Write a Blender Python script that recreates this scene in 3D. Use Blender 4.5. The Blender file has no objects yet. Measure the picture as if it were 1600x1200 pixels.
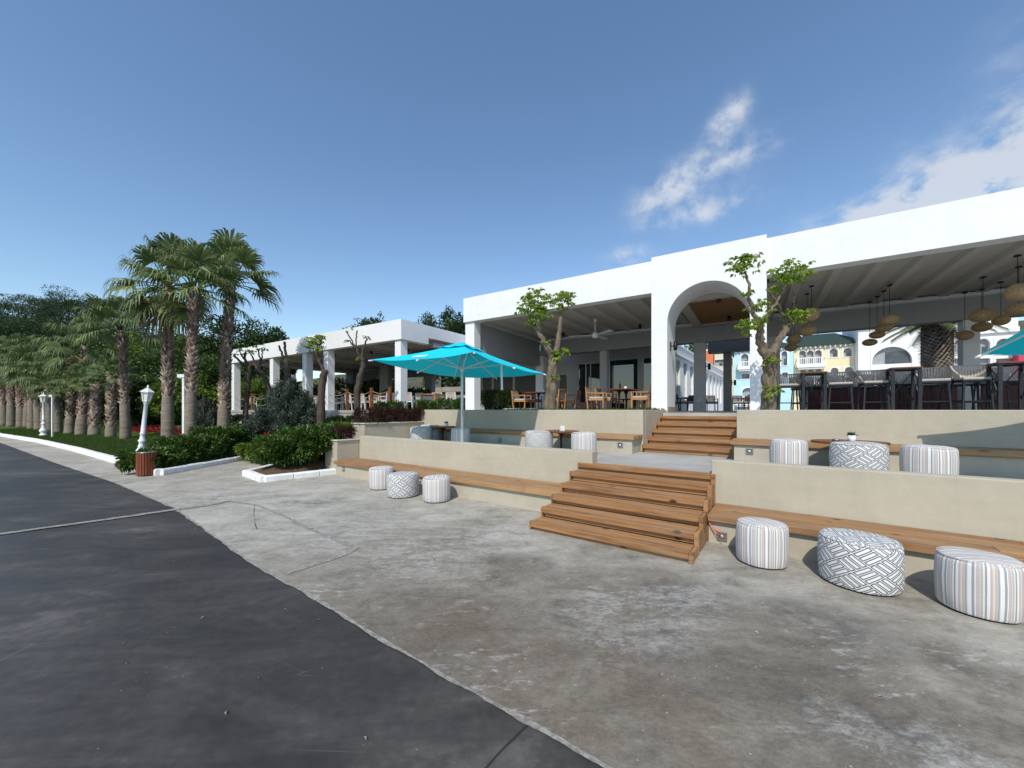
import bpy, bmesh, math, random
import numpy as np
from mathutils import Vector, Matrix
R = math.radians
SC = bpy.context.scene
COL = SC.collection
# ---------------------------------------------------------------- camera, sky, sun, exposure
EYE = 1.65
cam = bpy.data.cameras.new('camera'); camo = bpy.data.objects.new('camera', cam); COL.objects.link(camo)
camo.location = (0, 0, EYE); camo.rotation_euler = (R(90), 0, 0)
cam.lens = 13.5; cam.sensor_width = 36; cam.shift_y = 0.025; cam.clip_start = 0.05; cam.clip_end = 3000
SC.camera = camo
SC.view_settings.view_transform = 'Standard'; SC.view_settings.look = 'None'
SC.view_settings.exposure = 0.0; SC.view_settings.gamma = 1.0
SC.view_settings.use_curve_mapping = False
SUN_EL = R(47); SUN_AZ = R(197)            # compass direction of the sun (behind the camera, a little to its left)
world = bpy.data.worlds.new('World'); SC.world = world; world.use_nodes = True
def make_world():
    nt = world.node_tree; nt.nodes.clear(); L = nt.links.new
    n = lambda t: nt.nodes.new(t)
    out = n('ShaderNodeOutputWorld'); bg = n('ShaderNodeBackground'); sky = n('ShaderNodeTexSky')
    sky.sky_type = 'NISHITA'; sky.sun_disc = False; sky.sun_elevation = SUN_EL; sky.sun_rotation = SUN_AZ
    sky.altitude = 0; sky.air_density = 1.15; sky.dust_density = 0.35; sky.ozone_density = 2.2
    bg.inputs['Strength'].default_value = 0.15
    tc = n('ShaderNodeTexCoord'); sep = n('ShaderNodeSeparateXYZ'); L(tc.outputs['Generated'], sep.inputs[0])
    def m(op, a, b=None, c=None):
        k = n('ShaderNodeMath'); k.operation = op
        for i, x in enumerate((a, b, c)):
            if x is None: continue
            if isinstance(x, (int, float)): k.inputs[i].default_value = x
            else: L(x, k.inputs[i])
        return k.outputs[0]
    az = m('ARCTAN2', sep.outputs['X'], sep.outputs['Y']); el = m('ARCSINE', sep.outputs['Z'])
    comb = n('ShaderNodeCombineXYZ'); L(az, comb.inputs[0]); L(m('MULTIPLY', el, 1.35), comb.inputs[1])
    ns = n('ShaderNodeTexNoise'); ns.inputs['Scale'].default_value = 12; ns.inputs['Detail'].default_value = 9; ns.inputs['Roughness'].default_value = 0.6
    ns.inputs['Distortion'].default_value = 0.12; L(comb.outputs[0], ns.inputs['Vector'])
    # slow drift of the cloud outline
    tot = None
    for (a, e, wa, we, rot, amp) in ((22.8, 28.0, 4.6, 2.2, 18, 1.2), (29.3, 33.4, 2.5, 1.5, 35, .95), (31.5, 29.8, 4.0, 1.3, 8, .75), (24, 24.5, 5, .9, 4, .5),
                                     (45.5, 19.2, 7.0, 2.9, 8, 1.7), (55, 20.0, 9, 3.8, 10, 1.8), (16.8, 21.0, 3.4, 1.1, 8, .75),
                                     (29.5, 25.0, 4.5, 1.5, 10, .5), (-24, 11.0, 11, 1.1, -3, .28), (62, 30, 9, 5, 20, .8)):
        da = m('SUBTRACT', az, R(a)); de = m('SUBTRACT', el, R(e)); c, s = math.cos(R(rot)), math.sin(R(rot))
        x = m('DIVIDE', m('ADD', m('MULTIPLY', da, c), m('MULTIPLY', de, s)), R(wa))
        y = m('DIVIDE', m('SUBTRACT', m('MULTIPLY', de, c), m('MULTIPLY', da, s)), R(we))
        r2 = m('ADD', m('MULTIPLY', x, x), m('MULTIPLY', y, y))
        g = m('MULTIPLY', m('EXPONENT', m('MULTIPLY', r2, -0.7)), amp)
        tot = g if tot is None else m('ADD', tot, g)
    dens = m('MULTIPLY', tot, m('MULTIPLY_ADD', ns.outputs['Fac'], 3.4, -1.12))
    mr = n('ShaderNodeMapRange'); mr.interpolation_type = 'SMOOTHSTEP'; L(dens, mr.inputs[0])
    mr.inputs[1].default_value = 0.02; mr.inputs[2].default_value = 1.0; mr.inputs[4].default_value = 0.82
    mix = n('ShaderNodeMix'); mix.data_type = 'RGBA'; L(mr.outputs[0], mix.inputs[0]); hs = n('ShaderNodeHueSaturation'); hs.inputs['Saturation'].default_value = 1.08; hs.inputs['Value'].default_value = 1.12; L(sky.outputs[0], hs.inputs['Color']); L(hs.outputs[0], mix.inputs[6])
    mix.inputs[7].default_value = (4.6, 4.9, 5.4, 1)
    L(mix.outputs[2], bg.inputs['Color']); L(bg.outputs[0], out.inputs[0])
make_world()
sl = bpy.data.lights.new('sun', 'SUN'); sl.energy = 3.8; sl.angle = R(0.5); sl.color = (1, .945, .85)
so = bpy.data.objects.new('sun', sl); COL.objects.link(so)
LDIR = Vector((-math.sin(SUN_AZ) * math.cos(SUN_EL), -math.cos(SUN_AZ) * math.cos(SUN_EL), -math.sin(SUN_EL)))
so.rotation_euler = LDIR.to_track_quat('-Z', 'Y').to_euler(); so.location = (-10, -30, 40)

# ---------------------------------------------------------------- frames: T = stepped terraces, B = restaurant buildings
class Frame:
    def __init__(s, ux, uy): s.u = (ux, uy); s.v = (-uy, ux); s.rot = math.atan2(uy, ux)
    def __call__(s, u, v, z=0.0): return Vector((s.u[0] * u + s.v[0] * v, s.u[1] * u + s.v[1] * v, z))
    def uv(s, X, Y): return (s.u[0] * X + s.u[1] * Y, s.v[0] * X + s.v[1] * Y)
    def u_at(s, px, v):                                   # u of the point seen in column px of the survey photo on the line v
        a = (px - 800) / 600.0; Y = v / (s.v[0] * a + s.v[1]); return s.uv(a * Y, Y)[0]
T = Frame(.8137, -.5812); B = Frame(.8442, -.5360)
def G(px, py, z=0.0):                                     # point on level z
    Y = (EYE - z) * 600.0 / (py - 640.0); return Vector(((px - 800) / 600.0 * Y, Y, z))
def D(px, py, Y): return Vector(((px - 800) / 600.0 * Y, Y, EYE + (640 - py) / 600.0 * Y))

# ---------------------------------------------------------------- mesh helpers
class MB:
    def __init__(s, o=(0, 0, 0)): s.v = []; s.f = []; s.m = []; s.sm = []; s.o = o; s.cur = 0
    def add(s, vs, fs, smooth=False):
        b = len(s.v); o = s.o
        s.v += [(p[0] - o[0], p[1] - o[1], p[2] - o[2]) for p in vs]
        for f in fs: s.f.append(tuple(b + i for i in f)); s.m.append(s.cur); s.sm.append(smooth)
        return s
    def box(s, x0, x1, y0, y1, z0, z1):
        return s.add([(x0, y0, z0), (x1, y0, z0), (x1, y1, z0), (x0, y1, z0), (x0, y0, z1), (x1, y0, z1), (x1, y1, z1), (x0, y1, z1)],
                     [(0, 3, 2, 1), (4, 5, 6, 7), (0, 1, 5, 4), (1, 2, 6, 5), (2, 3, 7, 6), (3, 0, 4, 7)])
    def bar(s, p, q, w, h=None, up=(0, 0, 1)):
        h = h or w; p = Vector(p); q = Vector(q); d = (q - p).normalized(); up = Vector(up)
        if abs(d.dot(up)) > .98: up = Vector((0, 1, 0))
        a = d.cross(up).normalized() * (w / 2); b = a.cross(d).normalized() * (h / 2)
        vs = [p - a - b, p + a - b, p + a + b, p - a + b, q - a - b, q + a - b, q + a + b, q - a + b]
        return s.add(vs, [(0, 3, 2, 1), (4, 5, 6, 7), (0, 1, 5, 4), (1, 2, 6, 5), (2, 3, 7, 6), (3, 0, 4, 7)][::1] if False else
                     [(0, 1, 2, 3), (7, 6, 5, 4), (4, 5, 1, 0), (5, 6, 2, 1), (6, 7, 3, 2), (7, 4, 0, 3)])
    def tube(s, pts, rads, n=8, cap=True, smooth=True):
        pts = [Vector(p) for p in pts]
        if not hasattr(rads, '__len__'): rads = [rads] * len(pts)
        vs = []; fs = []; prev = None
        for i, p in enumerate(pts):
            d = (pts[min(i + 1, len(pts) - 1)] - pts[max(i - 1, 0)]).normalized()
            if prev is None: a = d.cross(Vector((0, 0, 1)) if abs(d.z) < .95 else Vector((1, 0, 0))).normalized()
            else: a = (prev - d * prev.dot(d)).normalized()
            prev = a; b = d.cross(a)
            for k in range(n):
                t = 2 * math.pi * k / n; vs.append(p + (a * math.cos(t) + b * math.sin(t)) * rads[i])
        for i in range(len(pts) - 1):
            for k in range(n):
                k2 = (k + 1) % n; fs.append((i * n + k, i * n + k2, (i + 1) * n + k2, (i + 1) * n + k))
        s.add(vs, fs, smooth)
        if cap:
            b = len(s.v) - len(vs)
            s.f.append(tuple(b + k for k in range(n))[::-1]); s.m.append(s.cur); s.sm.append(False)
            e = b + (len(pts) - 1) * n; s.f.append(tuple(e + k for k in range(n))); s.m.append(s.cur); s.sm.append(False)
        return s
    def lathe(s, prof, n=24, c=(0, 0, 0), smooth=True):
        vs = []; fs = []
        for (r, z) in prof:
            for k in range(n):
                t = 2 * math.pi * k / n; vs.append((c[0] + r * math.cos(t), c[1] + r * math.sin(t), c[2] + z))
        for i in range(len(prof) - 1):
            for k in range(n):
                k2 = (k + 1) % n; fs.append((i * n + k, i * n + k2, (i + 1) * n + k2, (i + 1) * n + k))
        if prof[0][0] > 1e-4: fs.append(tuple(range(n))[::-1])
        if prof[-1][0] > 1e-4: fs.append(tuple((len(prof) - 1) * n + k for k in range(n)))
        return s.add(vs, fs, smooth)
    def prism(s, poly, z0, z1):
        n = len(poly)
        a = sum(poly[i][0] * poly[(i + 1) % n][1] - poly[(i + 1) % n][0] * poly[i][1] for i in range(n))
        if a < 0: poly = poly[::-1]
        vs = [(p[0], p[1], z0) for p in poly] + [(p[0], p[1], z1) for p in poly]
        return s.add(vs, [tuple(range(n))[::-1], tuple(range(n, 2 * n))] + [(i, (i + 1) % n, n + (i + 1) % n, n + i) for i in range(n)])
    def panel(s, x0, x1, z0, z1, y0, y1, ops=(), seg=14):
        """upright wall panel between y0 (front) and y1 with openings (xa, xb, za, zb, 'rect'|'arch'|rise)"""
        xs = {x0, x1}
        def top(o, x):
            if o[4] == 'rect': return o[3]
            c = (o[0] + o[1]) / 2; r = (o[1] - o[0]) / 2; k = max(0, 1 - ((x - c) / r) ** 2) ** .5
            rise = r if o[4] == 'arch' else o[4]
            return o[3] - rise + rise * k
        for o in ops:
            xs |= {o[0], o[1]}
            if o[4] != 'rect': xs |= {(o[0] + o[1]) / 2 - (o[1] - o[0]) / 2 * math.cos(math.pi * i / seg) for i in range(1, seg)}
        xs = sorted(xs)
        Q = lambda *p: s.add(p, [(0, 1, 2, 3)])
        for a, b in zip(xs[:-1], xs[1:]):
            if b - a < 1e-6: continue
            mid = (a + b) / 2; here = sorted([o for o in ops if o[0] < mid < o[1]], key=lambda o: o[2])
            la, lb = z0, z0
            for o in here + [None]:
                ha, hb = (z1, z1) if o is None else (o[2], o[2])
                if ha - la > 1e-5 or hb - lb > 1e-5:
                    Q((a, y0, la), (b, y0, lb), (b, y0, hb), (a, y0, ha)); Q((b, y1, lb), (a, y1, la), (a, y1, ha), (b, y1, hb))
                    Q((a, y1, la), (b, y1, lb), (b, y0, lb), (a, y0, la)); Q((a, y0, ha), (b, y0, hb), (b, y1, hb), (a, y1, ha))
                if o: la, lb = top(o, a), top(o, b)
        for o in ops:
            zt = top(o, o[0] + 1e-9)
            Q((o[0], y0, o[2]), (o[0], y1, o[2]), (o[0], y1, zt), (o[0], y0, zt)); Q((o[1], y1, o[2]), (o[1], y0, o[2]), (o[1], y0, zt), (o[1], y1, zt))
        Q((x0, y1, z0), (x0, y0, z0), (x0, y0, z1), (x0, y1, z1)); Q((x1, y0, z0), (x1, y1, z0), (x1, y1, z1), (x1, y0, z1))
        return s
    def build(s, name, mats, parent=None, loc=None, rot=None, bevel=0, seg=2):
        me = bpy.data.meshes.new(name); me.from_pydata([tuple(p) for p in s.v], [], s.f)
        for m in (mats if isinstance(mats, (list, tuple)) else [mats]): me.materials.append(m)
        me.polygons.foreach_set('material_index', s.m); me.polygons.foreach_set('use_smooth', s.sm); me.update()
        return place(name, me, parent, loc, rot, bevel, seg)
def place(name, me, parent=None, loc=None, rot=None, bevel=0, seg=2):
    o = bpy.data.objects.new(name, me); COL.objects.link(o)
    if parent: o.parent = parent
    if loc is not None: o.location = loc
    if rot is not None: o.rotation_euler = (0, 0, rot) if not hasattr(rot, '__len__') else rot
    if bevel:
        b = o.modifiers.new('bevel', 'BEVEL'); b.width = bevel; b.segments = seg; b.limit_method = 'ANGLE'; b.angle_limit = R(40)
    return o
def tag(o, label=None, cat=None, group=None, kind=None):
    if label: o['label'] = label
    if cat: o['category'] = cat
    if group: o['group'] = group
    if kind: o['kind'] = kind
    return o
def thing(name, label, cat, loc=(0, 0, 0), rot=0, group=None):
    o = bpy.data.objects.new(name, None); COL.objects.link(o); o.empty_display_size = .2
    o.location = loc; o.rotation_euler = (0, 0, rot)
    return tag(o, label, cat, group)
def struct(o): return tag(o, kind='structure')
def copy_tree(o, loc=None, rot=None, label=None, parent=None, scale=None):
    c = o.copy(); COL.objects.link(c)
    if parent: c.parent = parent
    if loc is not None: c.location = loc
    if rot is not None: c.rotation_euler = (0, 0, rot)
    if scale is not None: c.scale = scale if hasattr(scale, '__len__') else (scale,) * 3
    if label: c['label'] = label
    for ch in [k for k in bpy.data.objects if k.parent == o]: copy_tree(ch, parent=c)
    return c
class Rep:
    """first call returns the prototype itself, moved; later calls copy it with its parts"""
    def __init__(s, make): s.make = make; s.o = None
    def __call__(s, loc, rot, label, scale=None, group=None):
        if s.o is None:
            s.o = s.make(); o = s.o; o.location = loc; o.rotation_euler = (0, 0, rot); o['label'] = label
            if scale: o.scale = scale if hasattr(scale, '__len__') else (scale,) * 3
        else: o = copy_tree(s.o, loc, rot, label, scale=scale or 1)
        if group: o['group'] = group
        return o

# ---------------------------------------------------------------- materials
class NT:
    def __init__(s, name):
        s.mat = bpy.data.materials.new(name); s.mat.use_nodes = True; s.t = s.mat.node_tree; s.t.nodes.clear()
        s.out = s.t.nodes.new('ShaderNodeOutputMaterial'); s.p = s.t.nodes.new('ShaderNodeBsdfPrincipled'); s.t.links.new(s.p.outputs[0], s.out.inputs[0])
        s.tc = s.t.nodes.new('ShaderNodeTexCoord')
    def L(s, a, b): s.t.links.new(a, b)
    def node(s, t): return s.t.nodes.new(t)
    def set(s, sock, x):
        if isinstance(x, bpy.types.NodeSocket): s.L(x, sock)
        elif x is not None: sock.default_value = x
    def math(s, op, a, b=None, c=None, clamp=False):
        k = s.node('ShaderNodeMath'); k.operation = op; k.use_clamp = clamp
        for i, x in enumerate((a, b, c)): s.set(k.inputs[i], x)
        return k.outputs[0]
    def coord(s, kind='Object', scale=(1, 1, 1), rot=(0, 0, 0), loc=(0, 0, 0)):
        m = s.node('ShaderNodeMapping'); s.L(s.tc.outputs[kind], m.inputs[0]); m.inputs['Scale'].default_value = scale
        m.inputs['Rotation'].default_value = rot; m.inputs['Location'].default_value = loc; return m.outputs[0]
    def noise(s, vec, scale, detail=4, rough=.55, dist=0):
        k = s.node('ShaderNodeTexNoise'); s.L(vec, k.inputs['Vector']); k.inputs['Scale'].default_value = scale; k.inputs['Detail'].default_value = detail
        k.inputs['Roughness'].default_value = rough; k.inputs['Distortion'].default_value = dist; return k.outputs['Fac']
    def voro(s, vec, scale, feature='F1', out='Distance'):
        k = s.node('ShaderNodeTexVoronoi'); k.feature = feature; s.L(vec, k.inputs['Vector']); k.inputs['Scale'].default_value = scale; return k.outputs[out]
    def rng(s, x, a, b, c=0, d=1, smooth=True):
        k = s.node('ShaderNodeMapRange'); k.interpolation_type = 'SMOOTHSTEP' if smooth else 'LINEAR'
        s.set(k.inputs[0], x)
        for i, y in enumerate((a, b, c, d)): k.inputs[i + 1].default_value = y
        return k.outputs[0]
    def mix(s, fac, a, b, blend='MIX'):
        k = s.node('ShaderNodeMix'); k.data_type = 'RGBA'; k.blend_type = blend; s.set(k.inputs[0], fac)
        for i, x in ((6, a), (7, b)): s.set(k.inputs[i], tuple(x) + (1,) if isinstance(x, (tuple, list)) and len(x) == 3 else x)
        return k.outputs[2]
    def ramp(s, fac, stops):
        k = s.node('ShaderNodeValToRGB'); s.L(fac, k.inputs[0]); e = k.color_ramp.elements
        while len(e) < len(stops): e.new(.5)
        for el, (p, c) in zip(e, stops): el.position = p; el.color = tuple(c) + (1,)
        return k.outputs[0]
    def island(s): return s.node('ShaderNodeNewGeometry').outputs['Random Per Island']
    def bump(s, h, strength=.3, dist=.02):
        k = s.node('ShaderNodeBump'); s.L(h, k.inputs['Height']); k.inputs['Strength'].default_value = strength; k.inputs['Distance'].default_value = dist
        s.L(k.outputs[0], s.p.inputs['Normal'])
    def fin(s, col=None, rough=None, spec=None, metal=None, sheen=None):
        if col is not None: s.set(s.p.inputs['Base Color'], tuple(col) + (1,) if isinstance(col, (tuple, list)) and len(col) == 3 else col)
        s.set(s.p.inputs['Roughness'], rough); s.set(s.p.inputs['Specular IOR Level'], spec); s.set(s.p.inputs['Metallic'], metal)
        return s.mat
M = {}
def plain(name, col, rough=.6, metal=0, spec=.4, var=.12, scale=6, bump=0):
    n = NT(name); c = n.coord()
    v = n.noise(c, scale, 5, .6); col2 = tuple(x * (1 - var) for x in col); col3 = tuple(min(1, x * (1 + var)) for x in col)
    if bump: n.bump(n.noise(c, scale * 8, 3), bump, .01)
    M[name] = n.fin(n.mix(n.rng(v, .3, .7), col2, col3), n.rng(v, .2, .8, rough * .85, min(1, rough * 1.12)), spec, metal); return M[name]
def stucco(name, col, var=.06, bump=.12, streak=0.0):
    n = NT(name); c = n.coord(); a = n.noise(c, .9, 6, .65, .4); b = n.noise(c, 7, 4, .6); f = n.noise(c, 60, 3)
    w = n.noise(n.coord(scale=(.6, .6, 5)), 2.2, 5, .6, .8)
    h = n.math('ADD', n.math('MULTIPLY', b, .6), n.math('MULTIPLY', f, .4)); n.bump(h, bump, .012)
    k = n.math('ADD', n.math('MULTIPLY', a, .55), n.math('MULTIPLY', b, .25)); k = n.math('ADD', k, n.math('MULTIPLY', w, .2))
    col_ = n.mix(n.rng(k, .32, .68), tuple(x * (1 - var * 1.6) for x in col), tuple(min(.9, x * (1 + var)) for x in col))
    if streak:
        st = n.rng(n.noise(n.coord(scale=(5, 5, .35)), 1.6, 5, .6), .56, .75)
        col_ = n.mix(n.math('MULTIPLY', st, streak), col_, tuple(x * .62 for x in col))
    M[name] = n.fin(col_, .82, .25); return M[name]
stucco('white_stucco', (.80, .80, .79), .04, .09, .16)
stucco('white_paint', (.78, .78, .77), .05, .1, .12)
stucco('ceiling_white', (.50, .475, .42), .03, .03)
stucco('beige_plaster', (.445, .405, .318), .075, .16, .12)
stucco('beige_cap', (.58, .55, .47), .06, .16)
stucco('shaded_white', (.52, .52, .52), .05, .1, .12); stucco('shaded_grey', (.34, .35, .365), .05, .08)  # darkened copies of the white; shade under the roofs put into the colour
stucco('cyan_paint', (.47, .70, .75), .05, .04, .2); stucco('yellow_paint', (.78, .69, .43), .03, .04)
stucco('cream_paint', (.70, .66, .48), .04, .05); stucco('orange_paint', (.72, .22, .09), .05, .05); stucco('magenta_paint', (.55, .06, .12), .05, .05)
stucco('stone_wall', (.36, .32, .26), .22, .5)
def wood(name, dark, light, knots=True, rough=.55, axis=0, scale=1.0):
    n = NT(name); s1 = [16.0, 16.0, 16.0]; s1[axis] = .9; s2 = [75.0, 75.0, 75.0]; s2[axis] = 2.2
    isl = n.island(); off = n.node('ShaderNodeCombineXYZ'); n.L(n.math('MULTIPLY', isl, 37.0), off.inputs[0]); n.L(n.math('MULTIPLY', isl, 11.0), off.inputs[1])
    add = n.node('ShaderNodeVectorMath'); add.operation = 'ADD'; n.L(n.coord(scale=(scale,) * 3), add.inputs[0]); n.L(off.outputs[0], add.inputs[1]); c = add.outputs[0]
    def sc(v):
        m = n.node('ShaderNodeVectorMath'); m.operation = 'MULTIPLY'; n.L(c, m.inputs[0]); m.inputs[1].default_value = v; return m.outputs[0]
    g1 = n.noise(sc(s1), 1, 5, .6, .9); g2 = n.noise(sc(s2), 1, 3, .6); big = n.noise(c, .9, 3)
    k = n.math('ADD', n.math('MULTIPLY', g1, .6), n.math('MULTIPLY', g2, .25)); k = n.math('ADD', k, n.math('MULTIPLY', big, .2))
    k = n.math('ADD', k, n.math('MULTIPLY_ADD', isl, .18, -.09))
    mid = tuple((a + b) / 2 for a, b in zip(dark, light))
    col = n.ramp(k, [(.33, dark), (.5, mid), (.72, light)])
    if knots:
        s3 = [5.0, 5.0, 5.0]; s3[axis] = 2.4
        vd = n.voro(sc(s3), 1.0); sel = n.rng(n.noise(sc([2.1, 2.1, 2.1]), 1, 2), .43, .5)
        kn = n.math('MULTIPLY', n.rng(vd, .17, .06), sel)
        col = n.mix(kn, col, tuple(x * .22 for x in dark))
    wear = n.math('MULTIPLY', n.rng(n.noise(sc([1.6, 5.0, 5.0]), 1, 6, .65), .46, .68), .30 if knots else 0.0); col = n.mix(wear, col, (.30, .245, .18))
    n.bump(n.math('ADD', n.math('MULTIPLY', g1, .5), n.math('MULTIPLY', g2, .5)), .3, .006)
    M[name] = n.fin(col, n.rng(g1, .3, .7, rough - .08, rough + .12), .35); return M[name]
wood('step_wood', (.15, .062, .020), (.47, .255, .112))
wood('bench_wood', (.165, .074, .026), (.47, .27, .125))
wood('teak', (.30, .115, .035), (.55, .27, .10), False, axis=2)
wood('table_wood', (.085, .028, .012), (.21, .078, .034), False, .4)
wood('bin_wood', (.12, .03, .012), (.25, .068, .026), False, .5, axis=2)
wood('post_wood', (.14, .04, .014), (.27, .085, .03), False, .6, axis=2)
plain('black_metal', (.018, .018, .02), .42, .3); plain('dark_metal', (.03, .035, .042), .45, .4); plain('white_metal', (.72, .74, .74), .4, 0, .5, .05)
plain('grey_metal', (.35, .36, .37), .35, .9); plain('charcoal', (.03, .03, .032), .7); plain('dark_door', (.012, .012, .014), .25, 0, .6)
plain('terracotta_tile', (.34, .25, .20), .6, 0, .3, .2, 14); plain('rope', (.34, .29, .21), .9, 0, .1, .2, 40); plain('cushion_grey', (.44, .42, .39), .9, 0, .1, .12, 20)
plain('rope_grey', (.58, .51, .44), .9, 0, .1, .2, 40); plain('red_panel', (.10, .016, .014), .5); plain('roof_green', (.032, .055, .042), .6, 0, .3, .2, 8)
plain('soil', (.10, .065, .042), .95, 0, .1, .35, 30, .6); plain('orange_cable', (.70, .13, .06), .45); plain('window_dark', (.05, .06, .07), .15, 0, .6, .3, 2)
plain('room_grey', (.33, .34, .36), .8); plain('ceramic', (.80, .80, .78), .3, 0, .5, .03); plain('succulent', (.06, .11, .05), .5); plain('stone_grey', (.42, .41, .38), .8, 0, .2, .2, 12)
plain('pink_fabric', (.42, .24, .25), .9); plain('lens_white', (.82, .80, .72), .3); plain('tile_dark', (.10, .10, .10), .5); plain('low_bounce_floor', (.17, .16, .145), .5, 0, .4, .12, 3); plain('dark_brown', (.045, .025, .018), .6)
def kerb_mat():
    n = NT('kerb_paint'); c = n.coord(); a = n.noise(c, 3, 5, .6); f = n.noise(c, 40, 4)
    ch = n.rng(n.noise(c, 9, 6, .7), .62, .70)
    col = n.mix(n.rng(a, .3, .7), (.70, .70, .68), (.84, .84, .83)); col = n.mix(n.math('MULTIPLY', ch, .75), col, (.30, .28, .25))
    n.bump(f, .5, .015); M['kerb_paint'] = n.fin(col, .75, .3)
kerb_mat()
def ground_mats():
    # pale worn concrete apron
    n = NT('apron_concrete'); c = n.coord(); cs = n.coord(scale=(.55, 1.5, 1))
    big = n.noise(c, .33, 5, .6, .6); mid = n.noise(c, 1.4, 8, .68, .5); fine = n.noise(c, 9, 6, .65); grain = n.noise(c, 110, 4, .7); str_ = n.noise(cs, 2.3, 8, .7, 1.2)
    sep = n.node('ShaderNodeSeparateXYZ'); n.L(c, sep.inputs[0])
    vv = n.math('ADD', n.math('MULTIPLY', sep.outputs['X'], .5812), n.math('MULTIPLY', sep.outputs['Y'], .8137)); uu = n.math('SUBTRACT', n.math('MULTIPLY', sep.outputs['X'], .8137), n.math('MULTIPLY', sep.outputs['Y'], .5812)); wob = n.math('MULTIPLY_ADD', n.math('ADD', n.math('MULTIPLY', mid, .6), n.math('MULTIPLY', big, .4)), 4.4, -2.2)
    far = n.math('MAXIMUM', n.math('MULTIPLY', n.rng(n.math('ADD', vv, wob), 2.7, 4.7), .8), n.rng(n.math('ADD', uu, wob), -2.6, -6.0))   # dusty, paler strip along the benches and towards the planting bed
    def patch(lst):
        t_ = None
        for (x, y, r) in lst:
            dx_ = n.math('MULTIPLY_ADD', sep.outputs['X'], 1 / r, -x / r); dy_ = n.math('MULTIPLY_ADD', sep.outputs['Y'], 1 / r, -y / r); q = n.rng(n.math('ADD', n.math('MULTIPLY', dx_, dx_), n.math('MULTIPLY', dy_, dy_)), 1.6, .0); t_ = q if t_ is None else n.math('MAXIMUM', t_, q)
        return t_
    k = n.math('ADD', n.math('MULTIPLY', big, .28), n.math('MULTIPLY', mid, .30)); k = n.math('ADD', k, n.math('MULTIPLY', str_, .24)); k = n.math('ADD', k, n.math('MULTIPLY', fine, .18))
    col = n.ramp(k, [(.385, (.098, .082, .060)), (.46, (.175, .151, .114)), (.53, (.260, .230, .180)), (.62, (.39, .355, .29))])
    pale = n.ramp(k, [(.385, (.24, .218, .175)), (.46, (.385, .355, .295)), (.54, (.52, .49, .415)), (.63, (.63, .60, .53))])
    col = n.mix(n.math('MULTIPLY', far, .88), col, pale)
    rust = n.math('MAXIMUM', n.math('MULTIPLY', patch([(.75, 3.55, .55), (1.3, 3.75, .4), (-.35, 2.9, .6), (1.9, 2.6, .6), (.4, 2.2, .7)]), n.rng(mid, .42, .58)), n.math('MULTIPLY', n.rng(n.noise(n.coord(loc=(3, 7, 0)), .6, 5, .6, .5), .52, .68), n.rng(mid, .45, .6))); col = n.mix(n.math('MULTIPLY', rust, .6), col, (.115, .078, .050))
    oil = n.math('MAXIMUM', n.math('MULTIPLY', patch([(1.55, 3.35, .5), (1.15, 2.75, .35), (2.3, 2.9, .5), (1.9, 2.15, .45), (.2, 4.1, .3)]), n.rng(n.math('ADD', n.math('MULTIPLY', mid, .5), n.math('MULTIPLY', fine, .5)), .44, .58)), n.math('MULTIPLY', n.rng(n.noise(n.coord(loc=(13, 2, 0)), .75, 6, .65, .6), .55, .7), n.rng(fine, .35, .6))); col = n.mix(n.math('MULTIPLY', oil, .62), col, (.055, .056, .06))
    wh = n.math('MAXIMUM', n.math('MULTIPLY', patch([(.95, 3.15, .62), (1.45, 3.3, .4), (.7, 2.75, .3), (-1.0, 4.5, .9), (-2.3, 5.3, 1.2), (-.1, 4.9, .6), (-3.6, 5.6, 1.3), (2.1, 1.75, .3), (1.75, 2.0, .2), (-4.8, 7.2, 1.6)]), n.rng(n.math('ADD', n.math('MULTIPLY', n.noise(n.coord(scale=(.8, 1.3, 1)), 15, 11, .78, .4), .62), n.math('MULTIPLY', str_, .38)), .45, .63)), n.math('MULTIPLY', n.rng(n.noise(n.coord(loc=(1, 5, 0)), .8, 5, .6, .7), .50, .64), n.rng(n.noise(cs, 11, 7, .72), .52, .64)))
    col = n.mix(n.math('MULTIPLY', wh, .66), col, (.56, .555, .53))
    spk = n.math('MULTIPLY', n.rng(n.voro(c, 17), .14, .05), n.rng(n.noise(c, 3.1, 3), .5, .58)); col = n.mix(n.math('MULTIPLY', spk, .8), col, (.50, .48, .43))
    g2 = n.noise(n.coord(scale=(.7, 1.4, 1), rot=(0, 0, R(-30))), 34, 8, .75, .5); col = n.mix(n.rng(g2, .40, .60), n.mix(.11, col, (.02, .018, .015)), n.mix(.05, col, (.6, .58, .53)))
    col = n.mix(n.rng(grain, .35, .65), n.mix(.18, col, (0, 0, 0)), col)
    h = n.math('ADD', n.math('MULTIPLY', fine, .5), n.math('MULTIPLY', grain, .5)); n.bump(h, .16, .012)
    M['apron_concrete'] = n.fin(col, n.rng(mid, .3, .7, .62, .8), .3)
    # dark steel-trowelled road slab
    n = NT('road_concrete'); c = n.coord(); cs = n.coord(scale=(.5, 1.6, 1), rot=(0, 0, R(12)))
    big = n.noise(c, .35, 5, .6, .8); mid = n.noise(cs, 1.1, 8, .66, 1.2); fine = n.noise(c, 12, 6, .7); grain = n.noise(c, 140, 3, .7)
    k = n.math('ADD', n.math('MULTIPLY', big, .38), n.math('MULTIPLY', mid, .42)); k = n.math('ADD', k, n.math('MULTIPLY', fine, .2))
    col = n.ramp(k, [(.38, (.031, .0275, .0235)), (.47, (.048, .0435, .038)), (.54, (.070, .064, .056)), (.63, (.13, .12, .108))])
    sep = n.node('ShaderNodeSeparateXYZ'); n.L(c, sep.inputs[0])
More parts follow.
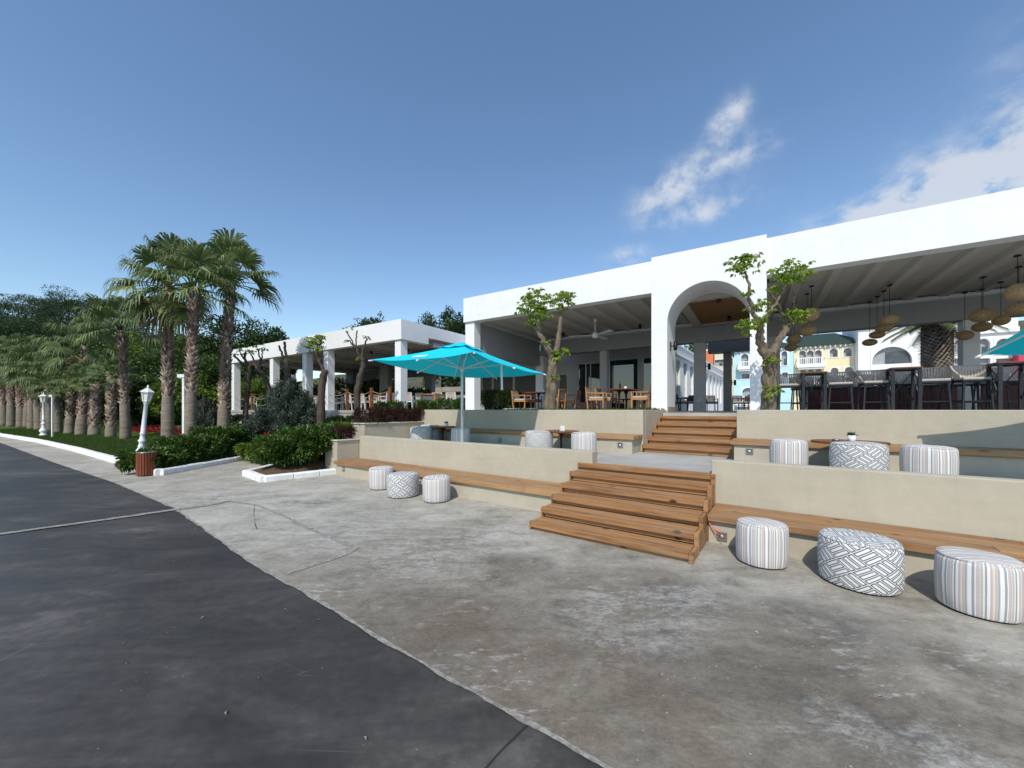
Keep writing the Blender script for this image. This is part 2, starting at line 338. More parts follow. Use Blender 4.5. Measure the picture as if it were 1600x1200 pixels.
    dx = n.math('MULTIPLY_ADD', sep.outputs['X'], 1 / 3.2, 6.6 / 3.2); dy = n.math('MULTIPLY_ADD', sep.outputs['Y'], 1 / .9, -.65 / .9)
    r2 = n.math('ADD', n.math('MULTIPLY', dx, dx), n.math('MULTIPLY', dy, dy)); cl = n.math('MULTIPLY', n.rng(r2, 1.8, .1), n.rng(n.math('ADD', n.math('MULTIPLY', mid, .6), n.math('MULTIPLY', fine, .4)), .44, .6))
    col = n.mix(n.math('MULTIPLY', cl, .75), col, (.17, .18, .185))
    spk = n.math('MULTIPLY', n.rng(n.voro(c, 11), .075, .03), n.rng(n.noise(c, 2.1, 3), .5, .56)); col = n.mix(n.math('MULTIPLY', spk, .6), col, (.30, .30, .29))
    scr = n.rng(n.voro(n.coord(scale=(.35, 1.1, 1), rot=(0, 0, R(50))), 1.7, 'DISTANCE_TO_EDGE'), .006, .001); scr = n.math('MULTIPLY', scr, n.rng(n.noise(c, 1.3, 4), .55, .65))
    col = n.mix(n.math('MULTIPLY', scr, .35), col, (.2, .2, .2))
    n.bump(n.math('ADD', n.math('MULTIPLY', fine, .4), n.math('MULTIPLY', grain, .6)), .10, .01)
    M['road_concrete'] = n.fin(col, n.rng(n.math('ADD', mid, n.math('MULTIPLY', fine, .3)), .4, .9, .40, .66), .32)
    n = NT('seam_mortar'); c = n.coord(); f = n.noise(c, 18, 6, .7); n.bump(f, .6, .02)
    M['seam_mortar'] = n.fin(n.ramp(f, [(.3, (.14, .13, .115)), (.5, (.27, .26, .23)), (.7, (.42, .405, .365))]), .85, .2)
    n = NT('lawn'); c = n.coord(); a = n.noise(c, .7, 5, .6); f = n.noise(c, 25, 6, .75)
    k = n.math('ADD', n.math('MULTIPLY', a, .4), n.math('MULTIPLY', f, .6)); n.bump(f, .9, .05)
    M['lawn'] = n.fin(n.ramp(k, [(.36, (.026, .046, .010)), (.5, (.066, .112, .020)), (.64, (.13, .185, .038))]), .9, .1)
    n = NT('terrace_slab'); c = n.coord(); a = n.noise(c, 1.1, 7, .65, .8); f = n.noise(n.coord(scale=(.5, 2, 1)), 6, 6, .7, 1); n.bump(f, .15, .01)
    k = n.math('ADD', n.math('MULTIPLY', a, .6), n.math('MULTIPLY', f, .4))
    M['terrace_slab'] = n.fin(n.ramp(k, [(.3, (.26, .25, .225)), (.5, (.37, .36, .33)), (.7, (.48, .47, .44))]), .75, .3)
    n = NT('far_ground'); c = n.coord(); a = n.noise(c, .2, 6, .6); M['far_ground'] = n.fin(n.ramp(a, [(.3, (.05, .06, .03)), (.7, (.14, .13, .09))]), .95, .1)
ground_mats()
def leaf_mat(name, dark, light, tip=None, trans=.3, rough=.45, spec=.35):
    n = NT(name); r = n.island()
    stops = [(0, dark), (.6, tuple((a + b) / 2 for a, b in zip(dark, light))), (.93, light), (1, tip or light)]
    col = n.ramp(r, stops); n.fin(col, rough, spec)
    tr = n.node('ShaderNodeBsdfTranslucent'); n.L(n.mix(.5, col, light), tr.inputs[0]); mx = n.node('ShaderNodeMixShader'); mx.inputs[0].default_value = trans
    n.L(n.p.outputs[0], mx.inputs[1]); n.L(tr.outputs[0], mx.inputs[2]); n.L(mx.outputs[0], n.out.inputs[0]); M[name] = n.mat
leaf_mat('hedge_leaf', (0.0303, 0.0688, 0.0138), (0.1169, 0.2063, 0.0358), (0.2612, 0.3850, 0.0825), .25, .35, .45)
leaf_mat('dark_leaf', (0.0192, 0.0448, 0.0144), (0.0640, 0.1152, 0.0288), None, .2)
leaf_mat('light_leaf', (0.0646, 0.1222, 0.0172), (0.2156, 0.3162, 0.0504), (0.3450, 0.4312, 0.0719), .35)
leaf_mat('young_leaf', (0.1525, 0.2512, 0.0287), (0.3767, 0.5203, 0.0628), (0.5382, 0.6000, 0.0897), .4)
leaf_mat('palm_leaf', (0.0670, 0.1052, 0.0344), (0.2009, 0.2583, 0.0956), (0.3251, 0.3442, 0.1530), .25, .5, .3)
leaf_mat('palm_dry', (.14, .105, .055), (.30, .23, .125), None, .2, .7, .2)
leaf_mat('pine_leaf', (0.0346, 0.0692, 0.0346), (0.1106, 0.1729, 0.0727), None, .1, .6, .2)
leaf_mat('far_leaf', (0.0374, 0.0749, 0.0234), (0.1287, 0.1989, 0.0515), (0.2340, 0.3042, 0.0702), .2)
leaf_mat('grey_leaf', (0.0674, 0.0976, 0.0720), (0.1800, 0.2250, 0.1726), None, .15, .7, .2)
leaf_mat('purple_leaf', (.035, .016, .013), (.105, .045, .036), (.07, .09, .03), .15, .6, .2)
leaf_mat('red_flower', (.18, .010, .012), (.42, .022, .028), (.08, .1, .02), .2, .6, .2)
leaf_mat('boot_bark', (.085, .045, .032), (.40, .32, .25), (.60, .54, .46), .0, .85, .15)
leaf_mat('litter', (.32, .25, .15), (.55, .48, .36), None, .3, .7, .2)
leaf_mat('grass_blade', (0.0425, 0.0813, 0.0175), (0.1250, 0.2063, 0.0425), (0.1375, 0.1875, 0.0500), .3, .6, .2)
leaf_mat('boot_dark', (.05, .026, .016), (.27, .16, .09), (.38, .27, .18), .0, .85, .15)
def bark(name, a, b, ring=False):
    n = NT(name); c = n.coord(scale=(1, 1, .22) if not ring else (.4, .4, 2.6)); f = n.noise(c, 14 if not ring else 5, 6, .7, .6); g = n.noise(n.coord(), 2.5, 4)
    k = n.math('ADD', n.math('MULTIPLY', f, .7), n.math('MULTIPLY', g, .3)); n.bump(f, .9, .03); M[name] = n.fin(n.ramp(k, [(.32, a), (.5, tuple((x + y) / 2 for x, y in zip(a, b))), (.68, b)]), .9, .15)
bark('bark', (.05, .036, .026), (.30, .24, .175)); bark('bark_dark', (.04, .03, .024), (.13, .10, .08)); bark('palm_bark', (.13, .105, .08), (.34, .29, .23), True)
def canopy_mat():
    n = NT('turquoise_canvas'); c = n.coord(); f = n.noise(c, 3, 4); w = n.noise(c, 220, 2)
    col = n.mix(f, (.010, .60, .73), (.014, .66, .79)); n.fin(col, .75, .2); n.bump(w, .08, .003)
    tr = n.node('ShaderNodeBsdfTranslucent'); n.L(col, tr.inputs[0]); mx = n.node('ShaderNodeMixShader'); mx.inputs[0].default_value = .15
    n.L(n.p.outputs[0], mx.inputs[1]); n.L(tr.outputs[0], mx.inputs[2]); n.L(mx.outputs[0], n.out.inputs[0]); M['turquoise_canvas'] = n.mat
canopy_mat()
def glass_mat(name, tint, rough=.02):
    n = NT(name); c = n.coord(); n.bump(n.noise(c, .8, 2), .02, .05)
    n.fin(tint, rough, 1.0); n.p.inputs['IOR'].default_value = 1.52; n.p.inputs['Coat Weight'].default_value = .35; n.p.inputs['Coat Roughness'].default_value = .01; M[name] = n.mat
glass_mat('glass', (.02, .023, .026)); glass_mat('glass_blue', (.10, .22, .30)); glass_mat('glass_yellow', (.42, .40, .14))
def stripes():
    n = NT('striped_fabric'); sep = n.node('ShaderNodeSeparateXYZ'); n.L(n.tc.outputs['UV'], sep.inputs[0]); x = n.math('MULTIPLY', sep.outputs['X'], 3.05); y = sep.outputs['Y']
    f = n.math('FRACT', x); W = (.74, .74, .72); gr = (.33, .325, .335); lg = (.50, .49, .49); bz = (.56, .47, .40); pk = (.52, .43, .42); dk = (.10, .10, .11); cr = (.66, .61, .50)
    seq = [(.0, W), (.10, gr), (.19, W), (.23, lg), (.27, pk), (.35, W), (.37, dk), (.378, cr), (.44, dk), (.448, W), (.50, gr), (.57, W), (.66, pk), (.72, bz), (.74, cr), (.80, bz), (.82, pk), (.86, lg), (.90, gr), (.94, lg), (.965, W)]
    k = n.node('ShaderNodeValToRGB'); k.color_ramp.interpolation = 'CONSTANT'; n.L(f, k.inputs[0]); e = k.color_ramp.elements
    while len(e) < len(seq): e.new(.5)
    for el, (p, c) in zip(e, seq): el.position = p; el.color = tuple(v for v in c) + (1,)
    dots = n.math('MULTIPLY', n.math('MULTIPLY', n.math('GREATER_THAN', f, .385), n.math('LESS_THAN', f, .433)), n.math('GREATER_THAN', n.math('FRACT', n.math('MULTIPLY', y, 48)), .55))
    col = n.mix(n.math('MULTIPLY', dots, .75), k.outputs[0], (.14, .13, .13))
    wv = n.noise(n.coord('UV'), 300, 2); n.bump(wv, .25, .004); col = n.mix(n.math('MULTIPLY', wv, .16), col, (.2, .2, .2)); M['striped_fabric'] = n.fin(col, .9, .1)
    # woven diamond pattern: bundles of bars that switch direction from diamond to diamond
    n = NT('diamond_fabric'); sep = n.node('ShaderNodeSeparateXYZ'); n.L(n.tc.outputs['UV'], sep.inputs[0])
    X = n.math('MULTIPLY', sep.outputs['X'], 2.2); Y = n.math('MULTIPLY', sep.outputs['Y'], 3.0)
    a = n.math('ADD', X, Y); b = n.math('SUBTRACT', X, Y)
    fa = n.math('FRACT', a); fb = n.math('FRACT', b); ia = n.math('FLOOR', a); ib = n.math('FLOOR', b)
    par = n.math('FLOORED_MODULO', n.math('ADD', ia, n.math('MULTIPLY', ib, 1)), 2.0); sel = n.math('GREATER_THAN', par, .5)
    def edge(f, w): return n.math('ADD', n.math('LESS_THAN', f, w), n.math('GREATER_THAN', f, 1 - w), clamp=True)
    def bars(f, g): # bars across f, ends at g, drawn as outlines
        q = n.math('FRACT', n.math('MULTIPLY', f, 3.0)); inn = n.math('MULTIPLY', n.math('SUBTRACT', 1.0, edge(q, .07)), n.math('SUBTRACT', 1.0, edge(g, .025)))
        core = n.math('MULTIPLY', n.math('SUBTRACT', 1.0, edge(q, .27)), n.math('SUBTRACT', 1.0, edge(g, .10)))
        return n.math('SUBTRACT', inn, core)
    ln = n.math('ADD', n.math('MULTIPLY', sel, bars(fa, fb)), n.math('MULTIPLY', n.math('SUBTRACT', 1.0, sel), bars(fb, fa)))
    wv = n.noise(n.coord('UV'), 300, 2); n.bump(wv, .25, .004)
    col = n.mix(ln, (.74, .74, .72), (.13, .13, .14)); col = n.mix(n.math('MULTIPLY', wv, .10), col, (.2, .2, .2)); M['diamond_fabric'] = n.fin(col, .9, .1)
stripes()
def woven():
    n = NT('woven_rattan'); c = n.coord(); w = n.math('FRACT', n.math('MULTIPLY', n.voro(c, 26), 3)); f = n.noise(c, 30, 4); n.bump(w, .4, .01)
    col = n.ramp(f, [(.3, (.48, .34, .18)), (.7, (.78, .60, .37))]); n.fin(col, .8, .2)
    tr = n.node('ShaderNodeBsdfTranslucent'); n.L(col, tr.inputs[0]); mx = n.node('ShaderNodeMixShader'); mx.inputs[0].default_value = .5
    n.L(n.p.outputs[0], mx.inputs[1]); n.L(tr.outputs[0], mx.inputs[2]); n.L(mx.outputs[0], n.out.inputs[0]); M['woven_rattan'] = n.mat
    n = NT('bamboo'); f = n.noise(n.coord(scale=(1.2, 26, 1)), 2.0, 5, .65, .6); M['bamboo'] = n.fin(n.ramp(f, [(.3, (.13, .055, .018)), (.5, (.30, .14, .042)), (.7, (.46, .25, .085))]), .6, .3); n.bump(f, .5, .02)
    n = NT('rope_weave'); c = n.coord(scale=(60, 60, 26)); q = n.noise(c, 1, 2); M['rope_weave'] = n.fin(n.ramp(q, [(.35, (.13, .11, .09)), (.6, (.36, .32, .27))]), .9, .1); n.bump(q, .5, .01)
woven()
# ================================================================ THE SETTING
def poly_sheet(name, pts, z, mat):
    o = MB().add([(p[0], p[1], z) for p in pts], [tuple(range(len(pts)))]).build(name, mat); struct(o)
    if o.data.polygons[0].normal.z < 0: o.data.flip_normals()
    return o
rs = random.Random(5)
def ragged(pts, step, amp, rnd):
    out = []
    for a, b in zip(pts[:-1], pts[1:]):
        a = Vector(a[:2]); b = Vector(b[:2]); n = max(1, int((b - a).length / step)); d = (b - a).normalized(); nn = Vector((-d.y, d.x))
        for i in range(n): out.append(a.lerp(b, i / n) + nn * rnd.gauss(0, amp))
    out.append(Vector(pts[-1][:2])); return out
poly_sheet('ground', [(-1600, -1600), (1600, -1600), (1600, 1600), (-1600, 1600)], -.03, M['far_ground'])
poly_sheet('road', [B(-140, -60), B(60, -60), B(60, 3.6), B(-140, 3.6)], 0.0, M['road_concrete'])
EDGE = [T(16, 1.70), T(3, 1.69), G(945, 1200), G(822, 1128), G(600, 1005), G(500, 940), G(400, 885), G(270, 793), G(180, 755), G(82, 722), B(-38, 2.5), B(-140, 2.6)]
edge = ragged(EDGE, .12, .0025, rs)
poly_sheet('pavement', [(p.x, p.y) for p in edge] + [B(-140, 3.7), B(-12, 9.0), T(-11, 14), T(-9.2, 8.3), T(16, 8.3)], .004, M['apron_concrete'])
def seam(name, pts, w, z, mat, amp=.4, step=.05, seed=1):
    rnd = random.Random(seed); pts = ragged(pts, step, 0, rnd); vs = []; fs = []
    na = [rnd.random() for _ in pts]; nb = [rnd.random() for _ in pts]
    hf = [rnd.uniform(-.12, .12) for _ in pts]
    for _ in range(14):
        na = [(na[max(i - 1, 0)] + 2 * na[i] + na[min(i + 1, len(na) - 1)]) / 4 for i in range(len(na))]; nb = [(nb[max(i - 1, 0)] + 2 * nb[i] + nb[min(i + 1, len(nb) - 1)]) / 4 for i in range(len(nb))]
    for i, p in enumerate(pts):
        d = (pts[min(i + 1, len(pts) - 1)] - pts[max(i - 1, 0)]).normalized(); n = Vector((-d.y, d.x))
        a = w * max(.08, .5 + amp * 5 * (na[i] - .5) + hf[i]); b = w * max(.08, .5 + amp * 5 * (nb[i] - .5) - hf[i - 1])
        vs += [(p.x + n.x * a, p.y + n.y * a, z), (p.x - n.x * b, p.y - n.y * b, z)]
        if i: fs.append((2 * i - 2, 2 * i - 1, 2 * i + 1, 2 * i))
    return struct(MB().add(vs, fs).build(name, mat))
seam('mortar_seam', [tuple(p) for p in edge if p.y < 9], .026, .007, M['seam_mortar'], .55, .025, 3)
J = [G(0, 836) + (G(0, 836) - G(270, 798)) * 3.2, G(0, 836), G(150, 815), G(270, 798), G(340, 787), G(356, 783)]
seam('joint_strip', J, .125, .013, M['seam_mortar'], .25, .08, 4)
seam('joint_strip', [G(356, 783), G(400, 790), G(440, 806), G(500, 834), G(540, 850), G(556, 857), G(540, 866), G(500, 880), G(446, 897)], .045, .0095, M['seam_mortar'], .6, .05, 5)
seam('slab_crack', [G(828, 1130), G(806, 1152), G(785, 1172), G(760, 1200), G(700, 1270)], .007, .005, M['charcoal'], .8, .05, 6)
seam('slab_crack', [G(398, 790), G(396, 806), G(399, 822), G(401, 828)], .004, .0145, M['charcoal'], .8, .05, 7)

# --- kerbs of white painted stones
K0 = G(250, 743); K1 = G(405, 714); KD = (K1 - K0).normalized(); K2 = K1 + KD * 7
C1 = G(384, 743); C2 = G(413, 753); C3 = G(535, 739); CB = C1 + KD * 6
def kerb(pts, w, h, seed, L=.62):
    rnd = random.Random(seed); m = MB()
    for a, b in zip(pts[:-1], pts[1:]):
        a = Vector(a); b = Vector(b); d = b - a; n = max(1, round(d.length / L))
        for i in range(n):
            p = a.lerp(b, i / n); q = a.lerp(b, (i + 1) / n); e = (q - p).normalized() * .006; j = rnd.uniform(-.006, .006)
            p = p + e; q = q - e; p.z = q.z = h / 2 + j - .01; hh = h / 2
            s = e.normalized().cross(Vector((0, 0, 1))) * (w / 2)
            prof = [(-1, -hh), (1, -hh), (1, hh * .62), (.72, hh), (-.72, hh), (-1, hh * .62)]
            vs = [p + s * x + Vector((0, 0, z)) for x, z in prof] + [q + s * x + Vector((0, 0, z)) for x, z in prof]
            m.add(vs, [tuple(range(6)), tuple(range(11, 5, -1))] + [(i2, i2 + 6, (i2 + 1) % 6 + 6, (i2 + 1) % 6) for i2 in range(6)])
    return struct(m.build('kerb', M['kerb_paint'], bevel=.012))
KERB = [B(-110, 3.2), B(-60, 3.15), G(0, 681), G(60, 691), G(120, 705), G(180, 722), G(236, 739.5), K0]; KUV = np.array([B.uv(p[0], p[1]) for p in KERB])
kerb([B(-110, 3.2), B(-60, 3.15), G(0, 681), G(60, 691), G(120, 705), G(180, 722), G(236, 739.5), K0], .20, .17, 1, .8)
kerb([K0, K1, K2], .17, .16, 2); kerb([CB, C1, C2, C3], .17, .15, 3)

# --- rising lawn and planting ground (one height field)
def terrain_h(X, Y):
    ub, vb = B.uv(X, Y); ut, vt = T.uv(X, Y)
    dk = lambda a, d: d[0] * (Y - a[1]) - d[1] * (X - a[0])        # >0: left of the line through a along d
    dL = np.minimum(vb - np.interp(ub, KUV[:, 0], KUV[:, 1]) - .03, dk(K0, KD))
    e21 = (C1 - C2).normalized(); e23 = (C3 - C2).normalized()
    dP = np.minimum(np.minimum(-dk(C1, KD), -dk(C2, e21)), dk(C2, e23))
    t = (X - K1[0]) * KD[0] + (Y - K1[1]) * KD[1] + .4
    d = np.where(dk(K0, KD) > 0, dL, np.maximum(dP, t))
    z = np.minimum(.09 + .095 * np.maximum(vb - 3.3, 0), 1.42); z = np.minimum(z, .09 + .33 * np.maximum(d, 0))
    z = z + .02 * np.sin(X * 1.3) * np.sin(Y * 1.7 + X * .4)
    z = np.where(d < .02, -.12, z); z = np.where((ut > -9.75) & (vt > 5.0), -.12, z); z = np.where((ut > -9.35), -.12, z)
    return z
def hz(X, Y): return max(0.0, float(terrain_h(np.array([X]), np.array([Y]))[0]))
def on_lawn(px, py):                                                # where the sight line of a survey pixel meets the lawn
    a = (px - 800) / 600; s = (py - 640) / 600; Y = 8.0
    while Y < 60:
        if EYE - s * Y <= hz(a * Y, Y) and hz(a * Y, Y) > 0: break
        Y += .05
    return Vector((a * Y, Y, hz(a * Y, Y)))
def make_terrain():
    us = np.concatenate([np.arange(-120, -45, 2.0), np.arange(-45, -6.0, .3)]); vs = np.concatenate([np.arange(2.9, 14, .25), np.arange(14, 60, 1.5)])
    U, V = np.meshgrid(us, vs); X = B.u[0] * U + B.v[0] * V; Y = B.u[1] * U + B.v[1] * V; Z = terrain_h(X, Y)
    nv, nu = U.shape; P = np.stack([X, Y, Z], -1).reshape(-1, 3); idx = np.arange(nv * nu).reshape(nv, nu)
    F = np.stack([idx[:-1, :-1], idx[:-1, 1:], idx[1:, 1:], idx[1:, :-1]], -1).reshape(-1, 4)
    F = F[(P[F, 2] > -.05).any(1)]
    me = bpy.data.meshes.new('lawn'); me.from_pydata(P.tolist(), [], F.tolist()); me.materials.append(M['lawn']); me.materials.append(M['soil'])
    c = P[F].mean(1); ut, vt = T.uv(c[:, 0], c[:, 1]); ub, vb = B.uv(c[:, 0], c[:, 1])
    soil = ((c[:, 0] - C1[0]) * KD[1] - (c[:, 1] - C1[1]) * KD[0] > 0) & (ub > -20)
    me.polygons.foreach_set('material_index', soil.astype(int).tolist()); me.polygons.foreach_set('use_smooth', [True] * len(F)); me.update()
    struct(place('lawn', me))
make_terrain()

# ---------------------------------------------------------------- stepped terraces (frame T)
def at(fr, u, v, z): return dict(loc=fr(u, v, z), rot=fr.rot)
LW, LZ, UZ, FZ = .947, .75, 1.645, 1.58
struct(MB((-2, 6, 0)).box(-9.35, 16, 5.99, 8.33, .2, LZ - .004).build('lower_terrace', M['terrace_slab'], **at(T, -2, 6, 0)))
m = MB((-2, 8, 0)).box(-9.55, -2.72, 8.5, 10.4, 1.0, FZ).box(-.56, 17, 8.5, 10.4, 1.0, FZ)
struct(m.build('upper_terrace', M['terrace_slab'], **at(T, -2, 8, 0)))
struct(MB((-2, 8, 0)).add([(-12, 10.4, FZ), (90, 10.4, FZ), (90, 110, FZ), (-12, 110, FZ)], [(0, 1, 2, 3)]).build('plaza', M['terrace_slab'], **at(T, -2, 8, 0)))
def wall(name, label, u0, u1, v0, v1, z1, z0=-.05, flank=None, mat='beige_plaster'):
    o = (u0, v0, 0); m = MB(o).box(u0, u1, v0, v1, z0, z1)
    if flank: m.box(*flank)
    return tag(m.build(name, M[mat], bevel=.012, **at(T, u0, v0, 0)), label, 'wall')
wall('retaining_wall', 'long low beige plaster wall behind the bench left of the lower steps', -9.3, -2.63, 5.98, 6.2, LW)
wall('retaining_wall', 'low beige plaster wall behind the bench right of the lower steps', -.85, 16, 5.98, 6.16, LW)
wall('retaining_wall', 'upper beige terrace wall below the left dining area with an umbrella shadow on it', -9.57, -2.5, 8.33, 8.53, UZ, .3, (-2.7, -2.5, 8.53, 10.35, .3, UZ - .002))
wall('retaining_wall', 'upper beige terrace wall below the bar stools, right of the upper steps', -.76, 16, 8.33, 8.53, UZ, .3, (-.76, -.56, 8.53, 10.35, .3, UZ - .002))
def bench(label, u0, u1, vf, vb, zt, basef, endbase=0.0):
    t = thing('wooden_bench', label, 'bench', T(u0, vf, 0), T.rot); o = (u0, vf, 0)
    m = MB(o); n = 4; w = (vb - .012 - vf) / n; rnd = random.Random(int(u0 * 10))
    for i in range(n):                                             # boards butt end to end
        x = u0
        while x < u1 - .05:
            x2 = min(u1, x + rnd.uniform(2.2, 3.6)); x2 = u1 if u1 - x2 < .5 else x2
            m.box(x + .0015, x2 - .0015, vf + i * w + .002, vf + (i + 1) * w - .002, zt - .078, zt + rnd.uniform(-.0015, .0015)); x = x2
    m.build('seat', M['bench_wood'], t, bevel=.005)
    MB(o).box(u0 + endbase, u1 - endbase, basef, vb - .004, (-.03 if zt < .7 else LZ - .05), zt - .082).build('base', M['beige_plaster'], t, bevel=.008)
    return t
bench('long wooden bench on a plaster base along the lower left wall', -9.28, -2.88, 5.25, 5.98, .36, 5.31, .06)
bench('long wooden bench on a plaster base along the lower right wall, nearest the camera', -.79, 16, 5.25, 5.98, .36, 5.31)
bench('wooden bench on the upper level under the wall left of the upper steps', -9.35, -2.5, 7.71, 8.33, 1.115, 7.76, .05)
bench('wooden bench on the upper level under the wall right of the upper steps', -.80, 16, 7.71, 8.33, 1.115, 7.76, .05)
def stairs(label, u0, u1, vs, zs, depth, zb, posts):
    t = thing('wooden_stairs', label, 'stairs', T(u0, vs[0], zb), T.rot); o = (u0, vs[0], zb); n = len(vs)
    prev = zb
    for i, (v, z) in enumerate(zip(vs, zs)):
        d = depth if i < n - 1 else .16
        a = u0 + .012; b = u1 - (.052 if posts else .012)
        MB(o).box(a, b, v, v + d * .5 - .002, z - .072, z).box(a, b, v + d * .5 + .002, v + d + .02, z - .072, z - .001).build('tread', M['step_wood'], t, bevel=.005)
        MB(o).box(a + .02, b - .003, v + .045, v + .07, prev + .002, z - .074).build('riser', M['step_wood'], t)
        prev = z
    for s, (a, b) in (('side_panel', (u0 - .012, u0 + .010)), ('side_panel', (u1 - .05, u1) if posts else (u1 - .010, u1 + .006))):
        m = MB(o)
        for i, (v, z) in enumerate(zip(vs, zs)):
            v2 = vs[i + 1] if i < n - 1 else v + .14
            m.box(a, b, v - .004, v + .062, zb + .01, z + .002)          # upright post at each step
            k = 0; zz = zb + .02
            while zz < z - .02:
                zt = min(zz + .118, z); m.box(a + .006, b - .005, v + .065, v2 - .006, zz, zt - .004); zz += .122; k += 1
        m.build(s, M['step_wood'], t, bevel=.003)
    return t
stairs('lower flight of six wide wooden steps rising from the concrete', -2.86, -.80, [4.43 + .3 * i for i in range(6)], [.118, .25, .372, .502, .645, .752], .3, 0.0, True)
stairs('upper flight of six wooden steps leading up to the white arch', -2.49, -.77, [8.25 + .345 * i for i in range(6)], [.905, 1.045, 1.20, 1.35, 1.50, 1.576], .345, LZ, False)
m = MB((-2, 9, 0)).box(-2.48, -.78, 9.9, 10.4, .8, 1.573); struct(m.build('stair_landing', M['terrace_slab'], **at(T, -2, 9, 0)))
# planter boxes closing the left ends of both levels
def planter(label, u0, u1, v0, v1, zt, zb=0.0):
    t = thing('planter_box', label, 'planter', T(u0, v0, zb), T.rot); o = (u0, v0, zb)
    MB(o).box(u0, u1, v0, v0 + .1, zb, zt).box(u0, u1, v1 - .1, v1, zb, zt).box(u0, u0 + .1, v0 + .1, v1 - .1, zb, zt).box(u1 - .1, u1, v0 + .1, v1 - .1, zb, zt).build('body', M['beige_plaster'], t)
    c = .03; m = MB(o); m.box(u0 - c, u1 + c, v0 - c, v0 + .13, zt + .001, zt + .03).box(u0 - c, u1 + c, v1 - .13, v1 + c, zt + .001, zt + .03)
    m.box(u0 - c, u0 + .13, v0 + .13, v1 - .13, zt + .001, zt + .03).box(u1 - .13, u1 + c, v0 + .13, v1 - .13, zt + .001, zt + .03).build('cap', M['beige_cap'], t, bevel=.006)
    MB(o).box(u0 + .1, u1 - .1, v0 + .1, v1 - .1, zb, zt - .05).build('soil', M['soil'], t); return t
planter('low plaster planter box at the left end of the lower bench', -9.86, -9.29, 5.36, 5.965, .845)
planter('long plaster planter box closing the left end of the upper level', -9.98, -9.40, 6.21, 8.62, 1.25)
# square recessed step lights in the bench bases
def mk_light():
    t = thing('step_light', 'x', 'light'); MB().box(-.055, .055, -.008, .01, -.055, .055).build('frame', M['grey_metal'], t, bevel=.004)
    MB().box(-.036, .036, -.0095, -.0085, -.036, .036).build('recess', M['tile_dark'], t); MB().lathe([(.018, 0), (.020, .004), (.0, .010)], 12).build('lens', M['lens_white'], t, rot=(R(90), 0, 0), loc=(0, -.0095, 0)); return t
SL = Rep(mk_light)
def steplight(px, py, v, lab):
    a = (px - 800) / 600; Y = v / (T.v[0] * a + T.v[1]); SL((a * Y, Y, EYE - (py - 640) / 600 * Y), T.rot, lab, group='square step lights in the bench bases')
steplight(1128, 838, 5.302, 'square step light in the bench base beside loose orange cables')
steplight(655, 755, 5.302, 'square step light partly behind the patterned pouf on the lower left')
steplight(536.5, 733, 5.302, 'square step light at the far left end of the lower bench base')
steplight(781, 687.5, 7.752, 'square step light in the shaded upper bench base right of the umbrella pole')
steplight(969, 695.5, 7.752, 'square step light in the upper bench base left of the upper steps')
steplight(1171, 705, 7.752, 'square step light in the upper bench base right of the upper steps')
m = MB(); q = T(T.u_at(1128, 5.3), 5.29, 0)
for i, (dx, dz, ex, ez) in enumerate(((-.16, .27, .02, .14), (-.15, .27, .0, .17), (-.155, .27, .03, .12))):
    a = T(T.u_at(1128, 5.3) + dx, 5.292, dz); b = T(T.u_at(1128, 5.3) + ex, 5.25 - .02 * i, ez)
    c = a.lerp(b, .55) + Vector((0, 0, -.035)); m.tube([a, a.lerp(c, .5) + Vector((0, 0, -.008)), c, c.lerp(b, .6), b], .004, 6)
tag(m.build('loose_cable', M['orange_cable']), 'loose orange cables sticking out under the bench beside the lower steps', 'cable')

# ================================================================ RESTAURANT (frame B)
RT_, RZ0, RZ1 = 5.76, 4.88, 5.76
bo = (-9.1, 11.0, FZ); main = thing('restaurant_building', 'long white flat-roofed restaurant with open terraces either side of an arch', 'building', B(-9.1, 11.0, FZ), B.rot)
def mb(): return MB(bo)
mb().box(-9.15, -2.425, 11.05, 11.4, RZ0, RZ1).box(.215, 17, 11.05, 11.4, RZ0, RZ1).box(-9.15, -8.8, 11.4, 19.6, RZ0, RZ1 - .003).box(-8.8, 17, 11.4, 19.6, 5.3, 5.7).build('roof', M['white_stucco'], main)
mb().panel(-2.43, .22, FZ, 5.84, 11.0, 12.2, [(-2.02, -.12, FZ, 4.95, 'arch')], 36).build('arch', M['white_stucco'], main)
mb().box(-2.022, -2.005, 11.03, 12.19, FZ, 1.73).box(-.135, -.118, 11.03, 12.19, FZ, 1.73).build('tile_skirting', M['terracotta_tile'], main)
# ribbed ceiling of each terrace: sheets with deep ribs running front to back
def ribs(u0, u1, v0, v1, z, pitch=.74, d=.10):
    m = mb(); x = u0; pr = []
    while x < u1: pr += [(x, z + d), (x + pitch * .60, z + d), (x + pitch * .68, z), (x + pitch * .92, z), (x + pitch, z + d)]; x += pitch
    pr = [p for p in pr if p[0] < u1] + [(u1, z + d)]; vs = []; fs = []
    for i, (a, b) in enumerate(pr):
        vs += [(a, v0, b), (a, v1, b)]
        if i: fs.append((2 * i - 2, 2 * i - 1, 2 * i + 1, 2 * i))
    return m.add(vs, fs)
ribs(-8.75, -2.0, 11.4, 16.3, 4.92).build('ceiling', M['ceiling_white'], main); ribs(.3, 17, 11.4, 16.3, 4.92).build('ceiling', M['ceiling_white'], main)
m = mb().box(-8.75, -2.0, 16.05, 16.3, 4.86, 4.95).box(.3, 17, 16.05, 16.3, 4.86, 4.95); m.build('edge_rail', M['white_paint'], main)
mb().box(-8.75, 17, 16.3, 16.7, 4.24, 5.0).box(-9.1, -8.76, 11.55, 16.3, 3.75, RZ0 - .002).build('beam', M['shaded_grey'], main)
